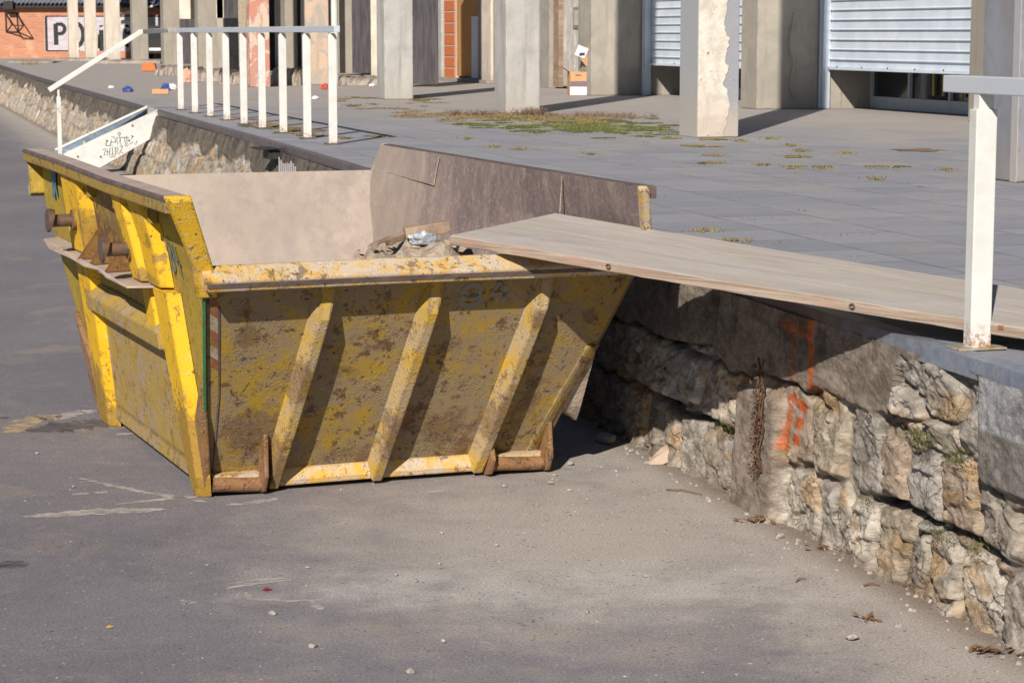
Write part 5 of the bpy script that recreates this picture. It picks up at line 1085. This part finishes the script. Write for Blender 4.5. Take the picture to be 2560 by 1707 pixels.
# ================================================================== YARD DETAILS
# pebbles and stones scattered on the yard
pebs = [(1377,1210,.020,'white'),(1388,1190,.018,'tan'),(1262,1217,.018,'flat'),(1427,1163,.024,'brownish'),(1424,1227,.015,'a'),(1469,1250,.012,'b'),(1104,1334,.016,'c'),(1242,1365,.014,'d'),(1098,1411,.015,'e'),(990,1439,.012,'f'),(1040,1455,.012,'g'),(1611,1442,.016,'h'),(1468,1533,.014,'i'),(1108,1604,.014,'j'),(682,1537,.020,'k'),(782,1618,.022,'l'),(1028,1682,.022,'m'),(518,1414,.010,'n'),(766,1466,.012,'o'),(768,1420,.012,'p'),(1952,1344,.026,'q'),(2128,1600,.032,'r'),(1577,1130,.018,'s'),(1640,1080,.016,'t'),(1670,1105,.014,'u'),(1540,1180,.016,'v'),(92,1135,.013,'w'),(184,1218,.013,'x')]
desc = {'white':'white','tan':'tan','flat':'flat beige','brownish':'brown tinted'}
places = ['below the right foot of the skip','left of the white stone at the skip foot','on the ground under the middle ribs','beside the shadow of the skip']
PL = ['roundish white stone just below the right foot of the skip', 'flat beige stone right above the round white one by the right skip foot', 'flat oval stone on the ground under the last rib of the skip', 'brownish stone at the edge of the skip shadow', 'flat stone a step right of the white stone by the skip foot', 'small stone between the skip foot and the dry twig, farther from the skip',
 'small stone at the near edge of the dusty pale patch, left part', 'tiny stone in the middle of the pale dusty patch', 'stone on the lower rim of the pale dusty patch', 'tiny stone below the pale patch, left of centre', 'tiny stone below the pale patch, slightly right of the leftmost one', 'pale stone on the tan dusty area at the right of the foreground',
 'stone on the open foreground asphalt, right of centre', 'stone alone on the foreground asphalt, exactly below the middle of the skip', 'cube like pale stone below the red leaf', 'pale stone low in the foreground, left of the bottom centre one', 'largest pale stone at the bottom edge, below the middle of the skip', 'tiny pale stone between the long scrape mark and the red leaf',
 'small stone just right of the fan of white scratches', 'small stone above the fan of white scratches', 'white stone by the wall foot, right of the leaf clump', 'biggest grey stone on the open asphalt at the lower right', 'stone beside the tip of the skip shadow near the wall', 'stone between the shadow tip and the tan paper', 'stone touching the near side of the tan paper', 'stone between the skip foot and the tan paper', 'tiny pale stone left of the skip, above the short scrape', 'tiny pale stone left of the skip foot, beside the long curved scrape']
for k, (px, py, r_, nm_) in enumerate(pebs):
    o_ = rock('stone', bz(px, py, 0), r_*.78, M['pebble'], 40+k, .6, stretch=(1.2, .9))
    tag(o_, PL[k], 'stone', 'loose stones on the asphalt')
gv = MB(); rnd = random.Random(5)
def gravel(px, py, r_):
    q_ = bz(px, py, 0); h_ = r_*rnd.uniform(.4, .8); a_ = rnd.uniform(0, 6.28); n = 5
    ring = [q_+Vector((math.cos(a_+6.283*i/n)*r_*rnd.uniform(.7, 1.3), math.sin(a_+6.283*i/n)*r_*rnd.uniform(.6, 1.1), -.001)) for i in range(n)]
    top = [q_.lerp(p_, .6)+ZZ*h_*rnd.uniform(.7, 1.1) for p_ in ring]
    gv.add(ring+top, [(i, (i+1) % n, n+(i+1) % n, n+i) for i in range(n)] + [tuple(range(n, 2*n))])
for k in range(650):
    u_ = rnd.random()
    if u_ < .45: px = rnd.gauss(1500, 330); py = rnd.gauss(1270, 100)
    elif u_ < .62: px = rnd.gauss(1640, 100); py = rnd.gauss(1130, 40)
    elif u_ < .80:
        y_ = rnd.uniform(7.2, 12.2); q_ = Vector((xb(y_), y_, 0)) + NF*abs(rnd.gauss(.09, .10)); rr = ray(0, 0)
        # project back is not needed: place directly
        h_ = rnd.uniform(.003, .012); a_ = rnd.uniform(0, 6); ring = [q_+Vector((math.cos(a_+1.257*i), math.sin(a_+1.257*i), 0))*h_*rnd.uniform(.8, 1.4) for i in range(5)]; top = [q_.lerp(p_, .6)+ZZ*h_ for p_ in ring]
        gv.add(ring+top, [(i, (i+1) % 5, 5+(i+1) % 5, 5+i) for i in range(5)] + [(5, 6, 7, 8, 9)]); continue
    else: px = rnd.uniform(0, 2300); py = rnd.uniform(1150, 1700)
    if py < 1010 or px < -50: continue
    gravel(px, py, rnd.choice((.0025, .003, .004, .005, .007)))
tag(gv.build('gravel', M['pebble']), 'fine pale grit strewn over the asphalt', 'gravel', kind='stuff')
# stones fallen at the foot of the wall, in the shadow edge
for k, (px, py, r_) in enumerate(((1515, 1108, .06), (1700, 1010, .03))):
    o_ = rock('fallen_stone', bz(px, py, 0), r_, M['rubble_stone'], 80+k, .55, stretch=(1.3, .9)); tag(o_, ('grey fallen stone at the edge of the skip shadow', 'grey stone chip on the ground against the shaded wall')[k], 'stone')
# crumpled tan paper by the wall
q = bz(1655, 1160, 0); mb = MB()
gp = [[Vector((-.10, 0, 0)), Vector((-.06, .05, .03)), Vector((.0, .07, .09)), Vector((.06, .09, .12))], [Vector((-.08, -.03, .0)), Vector((-.03, .0, .05)), Vector((.03, .02, .08)), Vector((.10, .04, .12))], [Vector((-.05, -.05, 0)), Vector((.0, -.03, .0)), Vector((.05, -.02, .02)), Vector((.08, .0, .05))]]
mb.add([q+p_*.75 for r_ in gp for p_ in r_], [(i*4+j, i*4+j+1, i*4+j+5, i*4+j+4) for i in range(2) for j in range(3)]); o_ = mb.build('crumpled_paper', M['paper_tan']); md = o_.modifiers.new('t', 'SOLIDIFY'); md.thickness = .006
tag(o_, 'crumpled tan paper leaning at the foot of the stone wall', 'paper')
# dark charred plank stub
q = bz(2225, 1412, 0); mb = MB(); a_ = Vector((.85, .5, .12)).normalized(); mb.box(q+ZZ*.03, .13, .03, .032, a_, ZZ.cross(a_).normalized(), a_.cross(ZZ.cross(a_).normalized())); thing1(mb, 'plank_stub', M['dark_wood_and_shade'], 'short charred plank stub lying at the foot of the stone wall', 'plank', bev=.003)
# twigs and dead leaves
for k, (px, py, px2, py2, lab) in enumerate(((1665, 1222, 1755, 1235, 'thin dry twig on the ground left of the leaf clump by the wall'), (1990, 1452, 2016, 1446, 'short twig lying near the foot of the lower stones'), (2160, 1240+222, 2200, 1462, 'dry stalk at the wall foot above the charred stub'))):
    a_, b_ = bz(px, py, .008), bz(px2, py2, .008); m_ = a_.lerp(b_, .5)+Vector((.0, .02, .004)); mb = MB(); mb.tube([a_, m_, b_], .004, 6, .002); thing1(mb, 'twig', M['brown_leaf'], lab, 'twig')
def leaves(px, py, n, spread, seed, lab):
    rnd_ = random.Random(seed); c_ = bz(px, py, 0); mb = MB()
    for _ in range(n):
        q_ = c_ + Vector((rnd_.gauss(0, spread), rnd_.gauss(0, spread*.7), rnd_.uniform(.002, .02))); a_ = Vector((rnd_.uniform(-1, 1), rnd_.uniform(-1, 1), rnd_.uniform(-.3, .5))).normalized(); b_ = a_.cross(ZZ).normalized()*.5; s_ = rnd_.uniform(.012, .03)
        mb.add([q_-a_*s_, q_+b_*s_+ZZ*.004, q_+a_*s_, q_-b_*s_], [(0, 1, 2), (0, 2, 3)])
    return tag(mb.build('dead_leaves', M['brown_leaf']), lab, 'leaves')
leaves(1900, 1302, 46, .045, 1, 'clump of dead brown leaves at the wall foot below the vine')
leaves(2165, 1552, 7, .02, 2, 'few dead leaves lying flat on the open asphalt, lower right')
leaves(2475, 1632, 30, .05, 3, 'dead leaves gathered by the wall at the lower right corner')
leaves(2080, 1372, 20, .05, 4, 'loose dead leaves between the leaf clump and the charred stub')
mb = MB(); q = bz(668, 1476, .0); mb.add([q+Vector(v_) for v_ in ((-.02, 0, .001), (-.005, .015, .012), (.02, .005, .004), (.0, -.012, .002))], [(0, 1, 2, 3)]); thing1(mb, 'red_leaf', simple('leaf_red', (.16, .012, .02), (.12, .01, .02), 30), 'single dark red leaf on the asphalt in the foreground', 'leaf')
mb = MB(); q = bz(274, 1569, .0); mb.add([q+Vector(v_) for v_ in ((-.015, 0, .001), (-.005, .012, .008), (.016, .004, .004), (.0, -.01, .002))], [(0, 1, 2, 3)]); thing1(mb, 'yellow_leaf', simple('leaf_yellow', (.45, .25, .08), (.4, .2, .06), 30), 'single yellow leaf on the asphalt at the lower left', 'leaf')
# dried vine on the wall
mb = MB(); rnd = random.Random(9); ln = []
def wpos(y_, z_, off): 
    t_ = z_/.95; return Vector((xb(y_)*(1-t_)+(xt(y_)+.05)*t_, y_, z_)) + NF*off
for s_ in range(4): mb.tube([wpos(9.62+.02*s_+.012*math.sin(i+s_), .70-i*.05, .11+.01*math.sin(i*1.7+s_)) for i in range(11)], .004, 5)
for k in range(280):
    z_ = rnd.uniform(.18, .68); q_ = wpos(9.64+rnd.gauss(0, .020), z_, rnd.uniform(.10, .15)); a_ = Vector((rnd.uniform(-1, 1), rnd.uniform(-1, 1), rnd.uniform(-1, 1))).normalized(); b_ = a_.cross(Vector((rnd.uniform(-1, 1), rnd.uniform(-1, 1), .3))).normalized(); s2 = rnd.uniform(.005, .012)
    mb.add([q_-a_*s2, q_+b_*s2*.6, q_+a_*s2, q_-b_*s2*.6], [(0, 1, 2, 3)])
thing1(mb, 'dried_vine', simple('vine', (.085, .04, .028), (.12, .075, .04), 40, .9), 'dried reddish vine hanging down the stone wall beside the orange paint', 'vine')
# moss tufts in the wall joints
mb = MB(); rnd = random.Random(21)
for (y_, z_, sp_, n) in ((8.16, .62, .05, 260), (7.88, .60, .06, 240), (10.08, .325, .05, 120), (8.0, .29, .05, 120), (8.62, .29, .04, 60), (7.72, .31, .04, 80), (9.15, .27, .03, 40), (9.3, .86-.2, .02, 20), (26, .12, .3, 80), (40, .06, .6, 160)):
    for _ in range(n):
        q_ = wpos(y_+rnd.gauss(0, sp_), z_+rnd.gauss(0, sp_*.35), rnd.uniform(.05, .11)); h_ = rnd.uniform(.008, .022)*(3 if y_ > 20 else 1); s_ = Vector((rnd.uniform(-1, 1), rnd.uniform(-1, 1), 0))*.003*(3 if y_ > 20 else 1)
        mb.add([q_-s_, q_+s_, q_+NF*h_*.6+Vector((rnd.gauss(0, .4), rnd.gauss(0, .4), 1))*h_*.8], [(0, 1, 2)])
tag(mb.build('wall_moss', M['moss']), 'green moss and tufts in the joints of the stone wall', 'moss', kind='stuff')
# scrape marks on the asphalt
def scuff(pts, wd, seed, m):
    rnd_ = random.Random(seed); mb = MB(); P = [bz(x_, y_, .0022) for x_, y_ in pts]; Q = []
    for i in range(len(P)-1):
        n = 14
        for j in range(n): Q.append(P[i].lerp(P[i+1], j/n))
    Q.append(P[-1]); m_ = len(Q); vs_ = []
    for i, q_ in enumerate(Q):
        d_ = (Q[min(i+1, m_-1)]-Q[max(i-1, 0)]).normalized(); n_ = Vector((-d_.y, d_.x, 0)); k = math.sin(math.pi*min(1, max(0.03, i/(m_-1))))**.4
        vs_ += [q_+n_*wd*k*rnd_.uniform(.3, .7), q_-n_*wd*k*rnd_.uniform(.3, .7)]
    mb.add(vs_, [(2*i, 2*i+1, 2*i+3, 2*i+2) for i in range(m_-1)]); return tag(mb.build('scrape_mark', m), kind='structure')
def scuffmat(name, col, a):
    g = G(name); n = g.noise(26, 6, .8, sc=(.35, 1, 1)); tr_ = g.n.new('ShaderNodeBsdfTransparent'); mx = g.n.new('ShaderNodeMixShader')
    g.out(col, .9); g.L(g.mul(g.step(n, .36, .58), a), mx.inputs[0]); g.L(tr_.outputs[0], mx.inputs[1]); g.L(g.p.outputs[0], mx.inputs[2]); g.L(mx.outputs[0], g.n['Material Output'].inputs[0]); return g.m
s1, s2, s3 = scuffmat('chalk_scuff', (.50, .46, .425), .8), scuffmat('tan_scuff', (.50, .38, .24), .8), scuffmat('dark_stain', (.09, .075, .07), .6)
for k, (pts, wd, m_) in enumerate((([(60, 1292), (250, 1278), (415, 1272)], .11, s1), ([(200, 1195), (350, 1228), (520, 1255)], .05, s1), ([(290, 1260), (420, 1246), (500, 1240)], .05, s1), ([(180, 1235), (222, 1233)], .05, s1), ([(235, 1231), (272, 1229)], .05, s1), ([(25, 1082), (90, 1045), (155, 1038)], .18, s2), ([(130, 1050), (200, 1030), (245, 1026)], .12, s1), ([(70, 1078), (200, 1062), (320, 1050)], .30, s3),
     ([(565, 1262), (640, 1255), (700, 1244)], .06, s1), ([(565, 1470), (640, 1456), (730, 1448)], .05, s1), ([(570, 1460), (640, 1449), (720, 1444)], .03, s1), ([(615, 1480), (625, 1496), (720, 1502), (810, 1498)], .03, s1), ([(780, 1502), (805, 1524)], .04, s1), ([(455, 1498), (468, 1508), (500, 1500)], .03, s1), ([(1060, 1232), (1110, 1226)], .04, s1), ([(0, 1405), (25, 1408), (55, 1418)], .12, s3), ([(290, 1085), (340, 1083)], .06, s1), ([(0, 1043), (22, 1044)], .05, s3), ([(1460, 1420), (1490, 1435)], .02, s1))):
    scuff(pts, wd, k, m_)
